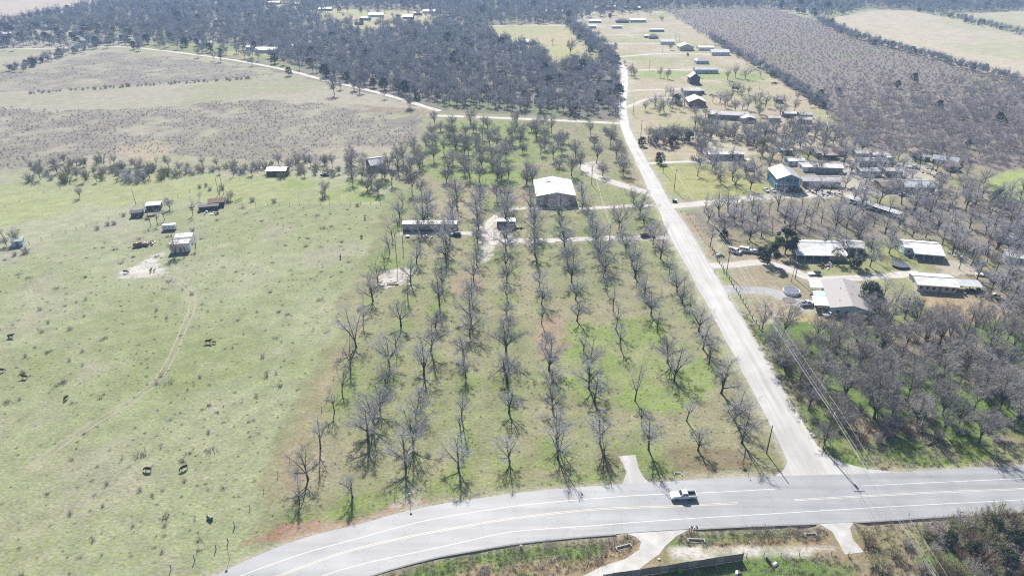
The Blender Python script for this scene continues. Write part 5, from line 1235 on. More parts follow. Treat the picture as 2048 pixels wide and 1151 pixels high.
# ------------------------------------------------------------------ vehicles
def wheel(parent, x, y, r, wdt, n=16):
    o = MB().tube([(x, y - wdt / 2, r), (x, y + wdt / 2, r)], r, n).build('wheel', M['rubber'], parent)
    sg = 1 if y > 0 else -1
    MB().tube([(x, y + sg * (wdt / 2 - .01), r), (x, y + sg * (wdt / 2 + .02), r)], [r * .62, r * .55], n).build('rim', M['rim'], o)
def quadpane(parent, name, m, pts, off=.012):
    v = [Vector(p) for p in pts]; nrm = (v[1] - v[0]).cross(v[2] - v[0]).normalized()
    mb = MB(); mb.prism([p + nrm * off for p in v], -nrm * .02); return mb.build(name, m, parent)
def lerp(a, b, t): return tuple(a[i] + (b[i] - a[i]) * t for i in range(3))
def glasshouse(t, paint, xb0, xb1, xt0, xt1, wb, wt, z0, z1, sidecuts):
    """cabin upper: painted frame with inset panes. x runs to the front"""
    mb = MB(); b0 = [(xb0, -wb / 2, z0), (xb1, -wb / 2, z0), (xb1, wb / 2, z0), (xb0, wb / 2, z0)]; t0 = [(xt0, -wt / 2, z1), (xt1, -wt / 2, z1), (xt1, wt / 2, z1), (xt0, wt / 2, z1)]
    mb.add(b0 + t0, [(3, 2, 1, 0), (4, 5, 6, 7), (0, 1, 5, 4), (1, 2, 6, 5), (2, 3, 7, 6), (3, 0, 4, 7)])
    mb.frustum(((xt0 + xt1) / 2, 0, z1), (abs(xt1 - xt0), wt), ((xt0 + xt1) / 2, 0, z1 + .05), (abs(xt1 - xt0) - .25, wt - .2))
    cabn = mb.build('cabin', paint, t)
    def face(a, b, c, d, u0, u1, v0=.12, v1=.9):
        lo = lambda u: lerp(a, b, u); hi = lambda u: lerp(d, c, u)
        P = lambda u, v: lerp(lo(u), hi(u), v)
        return [P(u0, v0), P(u1, v0), P(u1, v1), P(u0, v1)]
    quadpane(cabn, 'windscreen', M['glass'], face(b0[1], b0[2], t0[2], t0[1], .06, .94))
    quadpane(cabn, 'rear_window', M['glass'], face(b0[3], b0[0], t0[0], t0[3], .1, .9))
    for (u0, u1) in sidecuts:
        quadpane(cabn, 'side_window', M['glass'], face(b0[0], b0[1], t0[1], t0[0], u0, u1))
        quadpane(cabn, 'side_window', M['glass'], face(b0[2], b0[3], t0[3], t0[2], 1 - u1, 1 - u0))
    return cabn
def vehicle(name, label, cat, px, py, rot, kind, paint, L=4.7, Wd=1.85, bare=False):
    x, y = G(px, py); t = thing(name, label, cat, (x, y, .038), R(rot)); P = M[paint]
    f = L / 2
    if kind == 'pickup':
        mb = MB(); mb.frustum((f * .62, 0, .5), (L * .36, Wd), (f * .62, 0, .98), (L * .36, Wd)); mb.frustum((f * .60, 0, .98), (L * .36, Wd), (f * .56, 0, 1.14), (L * .30, Wd - .22))
        mb.frustum((-.0, 0, .5), (L * .30, Wd), (0, 0, 1.2), (L * .30, Wd - .06)); mb.build('body', P, t)
        x0, x1 = -f, -L * .15
        bd = MB()
        for sy in (-1, 1): bd.box((x0 + x1) / 2, sy * (Wd / 2 - .06), .52, x1 - x0, .12, .70)
        bd.box(x0 + .05, 0, .52, .1, Wd - .24, .68); bd.build('truck_bed', P, t)
        MB().box((x0 + x1) / 2 + .05, 0, .5, x1 - x0 - .1, Wd - .25, .14).build('bed_liner', M['plastic_black'], t)
        glasshouse(t, P, -L * .155, L * .17, -L * .135, L * .07, Wd - .1, Wd - .42, 1.2, 1.82, [(.06, .42), (.48, .80)])
        r = .39
    elif kind == 'van':
        mb = MB(); mb.frustum((0, 0, .35), (L, Wd), (0, 0, 1.05), (L, Wd)); mb.frustum((f * .78, 0, 1.05), (L * .2, Wd - .05), (f * .74, 0, 1.2), (L * .16, Wd - .2)); mb.build('body', P, t)
        glasshouse(t, P, -f + .02, f * .66, -f + .12, f * .42, Wd - .03, Wd - .3, 1.05, 1.95, [(.04, .3), (.34, .58), (.62, .86)])
        r = .34
    else:
        suv = kind == 'suv'; hh = 1.0 if suv else .85
        mb = MB(); mb.frustum((0, 0, .3), (L * .97, Wd), (0, 0, .62), (L, Wd)); mb.frustum((0, 0, .62), (L, Wd), (-.03, 0, hh), (L * .94, Wd - .12)); mb.build('body', P, t)
        glasshouse(t, P, -f * (.93 if suv else .72), f * .36, -f * (.82 if suv else .45), f * .05, Wd - .14, Wd - .5, hh, 1.7 if suv else 1.43, [(.08, .34), (.38, .62), (.66, .9)])
        r = .33
    for sx in (.62, -.60):
        for sy in (-1, 1): wheel(t, f * sx, sy * (Wd / 2 - .1), r, .22)
    if not bare:
        for sy in (-1, 1):
            z = .82 if kind == 'pickup' else .68
            MB().box(f - .02 if kind != 'pickup' else f * .98, sy * (Wd / 2 - .28), z, .08, .36, .16).build('headlight', M['lamp_glass'], t)
            MB().box(-f + .0, sy * (Wd / 2 - .1), z, .06, .16, .32).build('tail_light', M['tail_red'], t)
        MB().box(f + .02, 0, .42, .14, Wd - .1, .2).build('front_bumper', M['rim'] if kind == 'pickup' else M['plastic_black'], t)
        MB().box(-f - .03, 0, .42, .12, Wd - .1, .2).build('rear_bumper', M['rim'] if kind == 'pickup' else M['plastic_black'], t)
        for sy in (-1, 1): MB().box(f * .28, sy * (Wd / 2 + .1), 1.12 if kind == 'pickup' else .98, .1, .2, .16).build('wing_mirror', M['plastic_black'], t)
    return t
vehicle('pickup_truck', 'white crew-cab pickup with a dark open bed driving on the highway', 'pickup', 1366, 994, 183.8, 'pickup', 'car_white', 5.9, 2.0)
vehicle('car', 'black car parked at the east end of the grey mobile home', 'car', 911, 471, 178, 'suv', 'car_black', 4.8, 1.9)
vehicle('car', 'dark maroon car leaving along the gravel drive of the orchard', 'car', 1292, 473, 8, 'suv', 'car_red', 4.8, 1.9)
vehicle('van', 'white van by the drive, western one of the pair', 'van', 1469, 505, -38, 'van', 'car_white', 5.2, 1.95)
vehicle('van', 'white van by the drive, eastern one of the pair', 'van', 1491, 503, -22, 'van', 'car_white', 5.2, 1.95)
vehicle('car', 'white car half hidden behind the small dark evergreen', 'car', 1511, 506, -25, 'sedan', 'car_silver')
vehicle('pickup_truck', 'white pickup parked on the gravel west of the grey shingled house', 'pickup', 1615, 610, 14, 'pickup', 'car_white', 5.6, 1.95)
vehicle('car', 'silver car with its nose out of the white carport', 'car', 1658, 631, 200, 'sedan', 'car_silver')
vehicle('suv', 'dark vehicle standing along the wall of the grey shingled house', 'suv', 1634, 596, 122, 'suv', 'car_dark', 4.9, 1.9)
vehicle('car', 'white car by the blue two-storey house, westernmost', 'car', 1532, 382, -80, 'sedan', 'car_white')
vehicle('car', 'white car by the blue two-storey house, second from the west', 'car', 1546, 383, -84, 'sedan', 'car_white')
vehicle('suv', 'dark jeep in front of the blue two-storey house', 'suv', 1580, 386, -88, 'suv', 'car_dark')
vehicle('car', 'white car parked in front of the brown-walled house', 'car', 1851, 390, 170, 'sedan', 'car_white')
vehicle('car', 'pale car parked before the dark red-brown house', 'car', 1806, 391, 175, 'sedan', 'car_silver')
vehicle('car', 'small white car among the trailers at the wood edge', 'car', 1825, 336, 175, 'suv', 'car_white')
vehicle('car', 'silver car under trees at the eastern grove edge', 'car', 2020, 480, 10, 'sedan', 'car_silver')
vehicle('car', 'dark car by the low house at the wood edge', 'car', 1395, 322, 95, 'suv', 'car_dark')
vehicle('car', 'dark blue car in the yard south of the upper drive', 'car', 1497, 341, 170, 'suv', 'blue_wall')
vehicle('car', 'black car standing beside the thicket shed', 'car', 650, 351, 170, 'sedan', 'car_black')
vehicle('car', 'dark car by the evergreen on the open far field', 'car', 1470, 177, 175, 'suv', 'car_black')
vehicle('pickup_truck', 'rusty old pickup by the boundary of the far field', 'pickup', 1548, 168, 175, 'pickup', 'rust', 5.2, 1.9, True)
vehicle('pickup_truck', 'wrecked truck lying among scrap near the white sheds', 'pickup', 281, 492, 30, 'pickup', 'rust', 5.4, 1.9, True)
# camper and flat trailers
x, y = G(340, 459); t = thing('camper', 'white camper with dark underside in the pasture north of the sheds', 'camper', (x, y, 0), R(12))
mb = MB(); mb.frustum((0, 0, .5), (5.4, 2.3), (0, 0, 1.7), (5.7, 2.35)); mb.frustum((0, 0, 1.7), (5.7, 2.35), (.1, 0, 2.6), (5.2, 2.1)); mb.build('body', M['white_paint'], t)
for sy in (-1, 1): wheel(t, -.4, sy * 1.05, .36, .22); wheel(t, .6, sy * 1.05, .36, .22)
for cx in (-1.5, .2, 1.8): window(t, cx, -1.17, 1.6, .8, .5)
MB().box(3.4, 0, .45, 1.4, .1, .1).build('tow_bar', M['steel'], t)
for lab, px, py, rz in (('flat trailer with dark load on the lawn below the cedars', 1628, 549, 6), ('small flat trailer by the rubble among the eastern trees', 1965, 551, -20)):
    x, y = G(px, py); t = thing('flat_trailer', lab, 'trailer', (x, y, 0), R(rz))
    MB().box(0, 0, .6, 5, 2, .12).build('deck', M['white_paint'], t); MB().frustum((1.2, 0, .72), (2.4, 1.7), (1.2, 0, 1.5), (1.8, 1.2)).build('load', M['car_dark'], t)
    for sy in (-1, 1): wheel(t, -.4, sy * .95, .34, .2); wheel(t, .5, sy * .95, .34, .2)
    MB().box(3.2, 0, .55, 1.5, .1, .1).build('tow_bar', M['steel'], t)

# ------------------------------------------------------------------ cattle: one continuous body per animal
def cow_mesh(name, graze, hide):
    J = {}; V, Ed, Rd = [], [], []
    def j(k, p, r, par=None):
        J[k] = len(V); V.append(p); Rd.append(r)
        if par: Ed.append((J[par], J[k]))
    j('pelvis', (-.62, 0, 1.12), (.33, .36)); j('loin', (-.2, 0, 1.08), (.34, .42), 'pelvis'); j('chest', (.32, 0, 1.04), (.33, .42), 'loin'); j('shoulder', (.66, 0, 1.12), (.27, .34), 'chest')
    if graze:
        j('neck', (.98, .03, .92), (.16, .21), 'shoulder'); j('poll', (1.24, .06, .58), (.13, .15), 'neck'); j('face', (1.36, .07, .34), (.10, .11), 'poll'); j('muzzle', (1.42, .07, .14), (.085, .09), 'face')
    else:
        j('neck', (.98, .03, 1.32), (.16, .21), 'shoulder'); j('poll', (1.24, .05, 1.5), (.13, .15), 'neck'); j('face', (1.46, .07, 1.40), (.10, .11), 'poll'); j('muzzle', (1.64, .08, 1.28), (.085, .09), 'face')
    for s, n in ((-1, 'l'), (1, 'r')):
        j('ear' + n, (V[J['poll']][0] - .06, s * .27, V[J['poll']][2] + .07), (.035, .05), 'poll')
        fx = .06 * s
        j('fs' + n, (.6, s * .2, .8), (.13, .15), 'shoulder'); j('fk' + n, (.6 + fx, s * .2, .44), (.065, .07), 'fs' + n); j('ff' + n, (.58 + fx, s * .2, .08), (.05, .05), 'fk' + n); j('fh' + n, (.62 + fx, s * .2, .0), (.06, .055), 'ff' + n)
        j('hs' + n, (-.68, s * .2, .86), (.17, .19), 'pelvis'); j('hst' + n, (-.56 - fx, s * .2, .66), (.11, .12), 'hs' + n); j('hk' + n, (-.78 - fx, s * .2, .46), (.06, .065), 'hst' + n); j('hf' + n, (-.72 - fx, s * .2, .08), (.05, .05), 'hk' + n); j('hh' + n, (-.68 - fx, s * .2, .0), (.06, .055), 'hf' + n)
    j('tail0', (-.98, 0, 1.22), (.05, .05), 'pelvis'); j('tail1', (-1.06, 0, .85), (.03, .03), 'tail0'); j('tail2', (-1.04, 0, .48), (.045, .045), 'tail1')
    me = bpy.data.meshes.new(name); me.from_pydata(V, Ed, []); o = link(name, me)
    o.modifiers.new('skin', 'SKIN'); sk = me.skin_vertices[0].data
    for i, r in enumerate(Rd): sk[i].radius = r
    sk[0].use_root = True
    sub = o.modifiers.new('sub', 'SUBSURF'); sub.levels = sub.render_levels = 1
    dg = bpy.context.evaluated_depsgraph_get(); out = bpy.data.meshes.new_from_object(o.evaluated_get(dg)); out.name = name
    bpy.data.objects.remove(o); out.materials.clear(); out.materials.append(hide)
    out.polygons.foreach_set('use_smooth', np.ones(len(out.polygons), bool)); return out
COW_G, COW_S, CALF_R = cow_mesh('grazing_cow', True, M['hide']), cow_mesh('standing_cow', False, M['hide']), cow_mesh('red_cow', False, M['hide_red'])
for px, py, rz, me, s, lab in [(252, 546, 0, COW_G, 1.15, 'black cow at the west end of the sand patch'), (302, 543, 95, CALF_R, 1.05, 'dark brown cow facing away on the sand patch'), (309, 543, 80, COW_S, .75, 'small calf at the east edge of the sand patch'),
    (417, 686, 5, COW_S, 1.2, 'black cow nursing a calf in the middle of the pasture'), (429, 686, 170, COW_G, .8, 'black calf nuzzling the cow in the middle of the pasture'), (22, 675, 10, COW_S, 1.15, 'black cow near the west edge, above the others'),
    (2, 743, 15, COW_G, 1.15, 'black cow half out of the west edge of the pasture'), (50, 756, 175, COW_S, 1.15, 'black cow below the one half out of the west edge'), (133, 798, 265, COW_G, 1.05, 'black cow seen end-on beside the farm track'),
    (297, 941, 175, COW_G, 1.15, 'black cow grazing nearest the highway fence'), (369, 938, 225, COW_G, 1.15, 'black cow standing just east of the one nearest the highway fence'), (681, 516, 100, COW_S, 1.15, 'black cow nearest the orchard boundary, lowest of three'),
    (723, 475, 80, COW_G, 1.1, 'black cow near the orchard boundary, middle of three'), (730, 439, 95, COW_S, 1.1, 'black cow near the orchard boundary, northernmost of three'), (384, 418, 20, COW_S, .9, 'dark cow standing by the stall of the ruined shack')]:
    x, y = G(px, py); o = link('cow', me, None, (x, y, 0), R(rz)); s *= .80; o.scale = (s, s, s); tag(o, lab, 'cow', 'cattle in the pasture')

# ------------------------------------------------------------------ poles and wires
def pole(label, px, py, h, arm=0.0, armrot=0.0, lean=(0, 0), transformer=False, name='utility_pole', r=.15):
    x, y = G(px, py); t = thing(name, label, 'pole', (x, y, 0))
    MB().tube([(0, 0, -.3), (lean[0] * h * .5, lean[1] * h * .5, h * .5), (lean[0] * h, lean[1] * h, h)], [r * 1.1, r * .95, r * .75], 8).build('shaft', M['pole_wood'], t)
    if arm:
        ca, sa = math.cos(armrot), math.sin(armrot); z = h - .5
        mb = MB(); mb.frustum((0, .16, z), (arm, .12), (0, .16, z + .14), (arm, .12), armrot)
        mb.build('crossarm', M['pole_wood'], t, (lean[0] * z, lean[1] * z, 0))
        for k in (-.46, -.2, .46): MB().tube([(ca * arm * k, sa * arm * k + .16, z + .14), (ca * arm * k, sa * arm * k + .16, z + .36)], [.06, .04], 6).build('insulator', M['frame'], t, (lean[0] * z, lean[1] * z, 0))
    if transformer:
        mb = MB().tube([(.38, 0, h - 2.4), (.38, 0, h - 2.3), (.38, 0, h - 1.4), (.38, 0, h - 1.3)], [.22, .3, .3, .2], 12); tr_ = mb.build('transformer', M['galv'], t)
        MB().tube([(.38, .1, h - 1.32), (.38, .1, h - 1.0)], [.05, .03], 6).build('bushing', M['frame'], tr_)
        for z in (h - 2.2, h - 1.5): MB().box(.12, 0, z, .2, .1, .1).build('bracket', M['steel'], t)
    return (x + lean[0] * h, y + lean[1] * h, h)
LINE = [('nearest', (78.2, 40.0))]
P1 = pole('tall utility pole with crossarm and transformer at the road junction', 1646, 898, 12.6, 2.6, 0, (.012, 0), True)
P2 = pole('utility pole beside the cedar drive on the county road', 1453, 546, 11.0, 2.4, 0)
P3 = pole('utility pole in the grass by the middle drive', 1348, 381, 11.0, 2.4, 0)
P4 = pole('utility pole close to the mouth of the upper drive', 1326, 346, 10.0)
P5 = pole('utility pole at the county road bend by the dark bushes', 1281, 277, 11.5, 2.4, 0)
P6 = pole('far utility pole on the verge north of the bend', 1266, 231, 11.0)
x0, y0 = 78.2, 46.0
t = thing('utility_pole', 'utility pole beyond the frame carrying the line south', 'pole', (x0, y0, 0)); MB().tube([(0, 0, -.3), (0, 0, 12.4)], [.17, .12], 8).build('shaft', M['pole_wood'], t)
P0 = (x0, y0, 12.4)
Q1 = pole('lone pole between orchard rows south of the gravel drive', 1217.5, 499, 11.0)
Q2 = pole('lone pole on the grass east of the barn', 1183, 369, 10.5)
Q3 = pole('tall thin pole in front of the mobile home', 806, 494, 10.0, r=.12)
Q4 = pole('tall thin pole southwest of the mobile home', 794, 528, 13.0, r=.12)
Q5 = pole('leaning pole beside the southern white box shed', 351, 508, 9.0, lean=(.02, 0), r=.12)
Q6 = pole('lone leaning pole north of the dark low shack', 272, 409, 8.0, lean=(-.02, 0), r=.12)
Q7 = pole('tall pole behind the ruined shack, western of two', 437, 388, 8.5, r=.12)
Q8 = pole('tall pole behind the ruined shack, eastern of two', 447, 388, 10.5, r=.12)
Q9 = pole('dark pole by the drive north of the grey shingled house', 1590, 557, 10.0)
Q10 = pole('pale leaning pole beside the dark pole on the house drive', 1582, 563, 8.5, lean=(.05, 0), r=.1)
Q11 = pole('stub pole beside the orchard corner at the junction', 1533, 906, 8.8)
Q12 = pole('thin pole far up on the open field', 1516, 195, 10.0, r=.12)
for px, py, h, lab in [(1182, 86, 11, 'far pole by the southern far lane'), (1265, 136, 10, 'far pole near the pale green strip'), (1150, 50, 11, 'far pole at the western far lane'), (1162, 52, 10, 'far pole just east of the western far lane pole'), (1325, 106, 10, 'far pole south of the far yard drive'), (1358, 88, 10, 'far pole by the small white cottage'), (1350, 80, 9, 'far pole north of the small white cottage'), (1298, 140, 10, 'far pole beside the second far drive')]:
    pole(lab, px, py, h, r=.13)
def wire(label, a, b, off, sag, r=.016, name='overhead_wire'):
    mb = MB(); A, B = Vector(a) + Vector(off), Vector(b) + Vector(off)
    mb.tube([A.lerp(B, t) - Vector((0, 0, 4 * sag * t * (1 - t))) for t in np.linspace(0, 1, 15)], r, 4)
    o = mb.build(name, M['wire']); tag(o, label, 'wire', 'wires of the roadside power line')
for i, (dx, dz, wn_) in enumerate([(-1.2, -.1, 'western'), (-.5, -.1, 'second'), (1.2, -.1, 'eastern'), (.1, -1.9, 'low')]):
    for (a, b, seg) in ((P0, P1, 'crossing the highway from the junction pole'), (P1, P2, 'between the junction pole and the cedar drive pole'), (P2, P3, 'between the cedar drive pole and the middle drive pole'), (P3, P5, 'between the middle drive pole and the road bend pole')):
        wire(f'{wn_} bright overhead wire {seg}', a, b, (dx, .16, dz), .9 + .15 * i, .02)
wire('single bright wire between the two lone orchard poles', Q2, Q1, (0, 0, -.1), 1.0, .028, 'service_wire')

# ------------------------------------------------------------------ fences with wire: every post its own piece
def wire_fence(label, px_pts, step, h=1.3, pr=.06, m='wood', jit=.12, pts=None, group=None):
    pts = pts or GL(px_pts); P = [Vector((*p, 0)) for p in pts]
    t = thing('wire_fence', label, 'fence', P[0], 0, group)
    spots = []
    for a, b in zip(P, P[1:]):
        n = max(1, int((b - a).length / step)); spots += [a.lerp(b, k / n) for k in range(n)]
    spots.append(P[-1]); spots = spots[:300]
    pr *= 1.35
    pm = [MB().tube([(0, 0, -.2), (rng.normal(0, .05), rng.normal(0, .05), h * rng.uniform(.85, 1.15))], [pr, pr * .85], 6).mesh('fence_post', M[m]) for _ in range(4)]
    for s in spots:
        q = s - P[0]; link('post', pm[rng.integers(4)], t, (q.x + rng.normal(0, jit), q.y + rng.normal(0, jit), 0), rng.uniform(0, 6))
    for z in (.4, .75, 1.1):
        mb = MB(); mb.tube([(s - P[0]) + Vector((0, 0, z * h / 1.3)) for s in spots], .005, 3, cap=False); mb.build('wire', M['steel'], t)
wire_fence('leaning old fence around the pasture corner by the highway', [(322,1160),(345,1135),(390,1118),(432,1098),(455,1085),(470,1052)], 2.4, 1.5, .08)
wire_fence('long wire fence between the pasture and the orchard', None, 5.0, 1.2, pts=[G(470, 1052), (-51.5, 140), (-54, 240), (-56, 330)])
wire_fence('wire fence crossing the pasture below the thicket', [(487,411),(560,410),(660,409),(762,408)], 4.5, 1.25, .07)
wire_fence('wire fence from the west edge up to the pasture sheds', [(-20,512),(60,488),(130,466),(195,446),(262,424)], 4.5, 1.25, .07)
wire_fence('wire fence running north-east from the sheds to the thicket', [(330,402),(380,384),(440,372),(480,360)], 5, 1.3, .07)
wire_fence('old wire fence in the north-west corner of the pasture', [(-20,424),(40,404),(88,386),(150,368),(230,352)], 6, 1.2, .06)
wire_fence('row of stout dark posts along the county road frontage', [(1425,500),(1448,545),(1468,574),(1486,604),(1505,637),(1524,668)], 2.6, 1.5, .13)
wire_fence('white-posted fence along the edge of the scrub field', [(1412,76),(1480,117),(1545,154),(1600,190),(1652,224)], 9, 1.4, .09, 'white_post')
wire_fence('wire fence along the south side of the front yard strip', [(1490,1112),(1600,1110),(1694,1110),(1730,1104)], 3.0, 1.3, .06)
wire_fence('wire fence inside the edge of the eastern grove', [(1372,425),(1400,470),(1432,518)], 4, 1.2, .07)
wire_fence('hedge-side fence of the far clearing', [(830,47),(880,47),(985,49)], 9, 1.6, .12)
# timber gate by the ruined shack
x, y = G(478, 402); t = thing('field_gate', 'rust-brown field gate standing open by the pasture fence', 'gate', (x, y, 0), R(62))
for z in (.25, .55, .85, 1.15): MB().box(0, 0, z, 4.2, .06, .1).build('rail', M['rust'], t)
for xx in (-2.1, 0, 2.1): MB().box(xx, .05, .1, .12, .06, 1.25).build('upright', M['rust'], t)
# panelled wooden screen fence south of the highway
A_, B_ = Vector((*G(1206, 1163), 0)), Vector((*G(1484, 1120), 0))
L_ = (B_ - A_).length; ang = math.atan2(B_.y - A_.y, B_.x - A_.x)
pf = thing('panel_fence', 'weathered wooden panel fence along the lower frontage lane', 'fence', A_, ang)
npn = 15; pw = L_ / npn
for i in range(npn):
    hh = 2.15 + .06 * math.sin(i * 1.7)
    pn = MB().box(pw * (i + .5), .06, .05, pw - .16, .05, hh - .1).build('panel', M['wood' if i % 3 else 'pale_wood'], pf)
    for k in range(8):
        MB().box(pw * (i + .5) + rng.normal(0, .01), .0 + .008 * (k % 2), .1 + k * hh / 8.2, pw - .18, .03, hh / 8.2 - .05).build('slat', M['wood' if i % 3 else 'pale_wood'], pn)
    MB().box(pw * i, 0, -.1, .14, .14, hh + .18).build('post', M['wood'], pf)
MB().box(L_, 0, -.1, .16, .16, 2.5).build('post', M['wood'], pf)
x, y = G(1357, 1139); o = MB().frustum((0, 0, 0), (.6, .6), (0, 0, 1.0), (.75, .75)).box(0, 0, 1.0, .8, .8, .07)
t = thing('bin', 'bright green bin standing against the wooden panel fence', 'bin', (x, y - .7, 0), .15); o.build('tub', M['lime'], t); MB().box(0, -.38, .1, .7, .05, .12).build('axle', M['rubber'], t)

# ------------------------------------------------------------------ mailboxes, signs, culverts, odds and ends
for i, (px, nm) in enumerate([(1377, 'westernmost mailbox of the row beside the highway'), (1382, 'second mailbox from the west beside the highway'), (1387, 'third mailbox from the west beside the highway'), (1392, 'easternmost mailbox of the row beside the highway')]):
    x, y = G(px, 1058.5); t = thing('mailbox', nm, 'mailbox', (x, y - .35, 0), R(3), 'mailboxes beside the highway')
    MB().box(0, 0, -.1, .1, .1, 1.1).build('post', M['pole_wood'], t)
    mb = MB(); pr_ = [(-.14, -.28, 1.0), (.14, -.28, 1.0), (.14, -.28, 1.2)] + [(.14 * math.cos(a), -.28, 1.2 + .13 * math.sin(a)) for a in (.5, 1.05, 1.57, 2.1, 2.64)] + [(-.14, -.28, 1.2)]
    mb.prism(pr_, (0, .56, 0)); bx_ = mb.build('box', M['plastic_black' if i % 2 else 'grey_metal'], t); MB().box(.16, .1, 1.15, .02, .05, .2).build('flag', M['tail_red'], t)
def headwall(label, px, py, w, rz):
    x, y = G(px, py); w *= .85; t = thing('culvert_headwall', label, 'culvert', (x, y, -.35), R(rz))
    MB().box(0, .35, -.2, w, .25, .75).build('back_wall', M['concrete'], t); MB().box(0, -.35, -.2, w, .18, .45).build('front_wall', M['concrete'], t)
    for sx in (-1, 1): MB().box(sx * (w / 2 + .12), 0, -.2, .22, .9, .8).build('end_wall', M['concrete'], t)
    MB().tube([(0, .2, .15), (0, .23, .15)], .22, 12).build('pipe', M['plastic_black'], t); MB().box(0, 0, -.22, w - .1, .5, .05).build('channel', M['plastic_black'], t)
headwall('concrete culvert headwall in the ditch west of the wide apron', 1247, 1093, 3.6, 17); headwall('concrete culvert headwall in the ditch by the mailboxes', 1392, 1080, 3.8, -3)
headwall('concrete culvert headwall beside the short apron', 1621, 1069, 2.6, 5); headwall('white culvert end at the foot of the orchard trees', 1356, 947.5, 1.8, -4)
headwall('concrete culvert headwall on the bank below the long verge', 1868, 1047, 2.2, 6)
def sign(label, px, py, h, m, w=.6, hh=.6, rz=0, round_=False):
    x, y = G(px, py); t = thing('road_sign', label, 'sign', (x, y, 0), R(rz))
    MB().tube([(0, 0, -.2), (0, 0, h)], .04, 6).build('post', M['steel'], t)
    mb = MB(); n = 8 if round_ else 4; a0 = math.pi / n
    mb.prism([(w * .6 * math.cos(a0 + k * 2 * math.pi / n), .05, h - .25 + hh * .6 * math.sin(a0 + k * 2 * math.pi / n)) for k in range(n)], (0, .03, 0)); mb.build('sign_plate', M[m], t)
sign('road sign on a thin post at the shoulder, west of the asphalt apron', 1157, 968, 3.0, 'yellow'); sign('road sign on a thin post at the shoulder by the dirt pull-off', 821, 1006, 3.0, 'galv'); sign('road sign on a thin post at the pasture corner', 459, 1116, 3.0, 'galv')
sign('small yellow marker in the grass near the orchard corner', 1486, 933, 1.3, 'yellow', .9, .8, 20, True); sign('small sign plate at the north shoulder by the pickup', 1496, 952, 1.4, 'galv', .3, .4)
sign('small blue-grey delineator on the south kerb, western one', 1817, 1034, 1.2, 'paleblue', .25, .5); sign('small green delineator on the south kerb, eastern one', 1921, 1030, 1.2, 'green_plastic', .5, .25)
sign('sign post on the verge beside the roadside wood', 1567, 775, 2.4, 'galv', .6, .7)
x, y = G(1349, 404); t = thing('dumpster', 'dark green dumpster on the corner of the middle drive', 'dumpster', (x, y, 0), R(-15))
MB().frustum((0, 0, .15), (1.9, 1.4), (0, 0, 1.2), (2.2, 1.7)).build('bin_body', M['green_plastic'], t); MB().box(-.55, 0, 1.2, 1.05, 1.7, .1).build('lid', M['plastic_black'], t); MB().box(.55, .1, 1.2, 1.05, 1.5, .14).build('lid', M['white_paint'], t)
x, y = G(1361, 424); t = thing('roadside_mailbox', 'single mailbox with long shadow by the middle drive', 'mailbox', (x, y, 0)); MB().box(0, 0, -.1, .12, .12, 1.2).build('post', M['pole_wood'], t); MB().box(0, 0, 1.1, .3, .6, .3).build('box', M['white_paint'], t)
x, y = G(1429, 545); t = thing('roadside_mailbox', 'single mailbox by the cedar drive', 'mailbox', (x, y, 0)); MB().box(0, 0, -.1, .12, .12, 1.2).build('post', M['pole_wood'], t); MB().box(0, 0, 1.1, .3, .6, .3).build('box', M['grey_metal'], t)
x, y = G(1456, 596); t = thing('roadside_mailbox', 'single mailbox south of the grey gravel drive', 'mailbox', (x, y, 0)); MB().box(0, 0, -.1, .12, .12, 1.2).build('post', M['pole_wood'], t); MB().box(0, 0, 1.1, .3, .6, .3).build('box', M['grey_metal'], t)
x, y = G(420, 1037); t = thing('feed_barrel', 'grey-green feed barrel lying in the pasture', 'barrel', (x, y, 0), R(-35))
MB().tube([(-.75, 0, .42), (-.7, 0, .42), (.7, 0, .42), (.75, 0, .42)], [.36, .42, .42, .36], 14).build('drum', M['barrel'], t)
for xx in (-.3, .3): MB().tube([(xx - .03, 0, .42), (xx + .03, 0, .42)], .44, 14).build('hoop', M['steel'], t)
def round_tub(name, label, cat, px, py, r, h, m, legs=False):
    x, y = G(px, py); t = thing(name, label, cat, (x, y, 0))
    if legs:
        MB().tube([(0, 0, h), (0, 0, h + .05)], r, 24).build('mat', M[m], t); MB().tube([(r * math.cos(a), r * math.sin(a), h + .03) for a in np.linspace(0, 6.2832, 25)], .06, 6).build('rim', M['steel'], t)
        for k in range(6): MB().tube([(r * math.cos(k * 1.047), r * math.sin(k * 1.047), 0), (r * math.cos(k * 1.047), r * math.sin(k * 1.047), h)], .04, 6).build('leg', M['steel'], t)
    else:
        MB().tube([(0, 0, 0), (0, 0, h)], r, 24).build('wall', M['white_paint'], t); MB().tube([(0, 0, h), (0, 0, h + .04)], r * .93, 24).build('cover', M[m], t); MB().tube([(r * math.cos(a), r * math.sin(a), h + .03) for a in np.linspace(0, 6.2832, 25)], .08, 6).build('rim', M['frame'], t)
round_tub('trampoline', 'round dark trampoline on the lawn south of the cabin', 'trampoline', 1799, 532, 3.2, .9, 'trampoline', True)
round_tub('pool', 'round grey above-ground pool west of the grey shingled house', 'pool', 1582, 585, 2.9, 1.1, 'grey_water')
def rock_mesh(seed):
    bm = bmesh.new(); bmesh.ops.create_icosphere(bm, subdivisions=2, radius=1); g = np.random.default_rng(seed)
    for v in bm.verts: v.co *= 1 + g.normal(0, .12); v.co.z *= .6
    me = bpy.data.meshes.new('rock'); bm.to_mesh(me); bm.free(); me.materials.append(M['rock']); return me
RK = [rock_mesh(i) for i in range(3)]
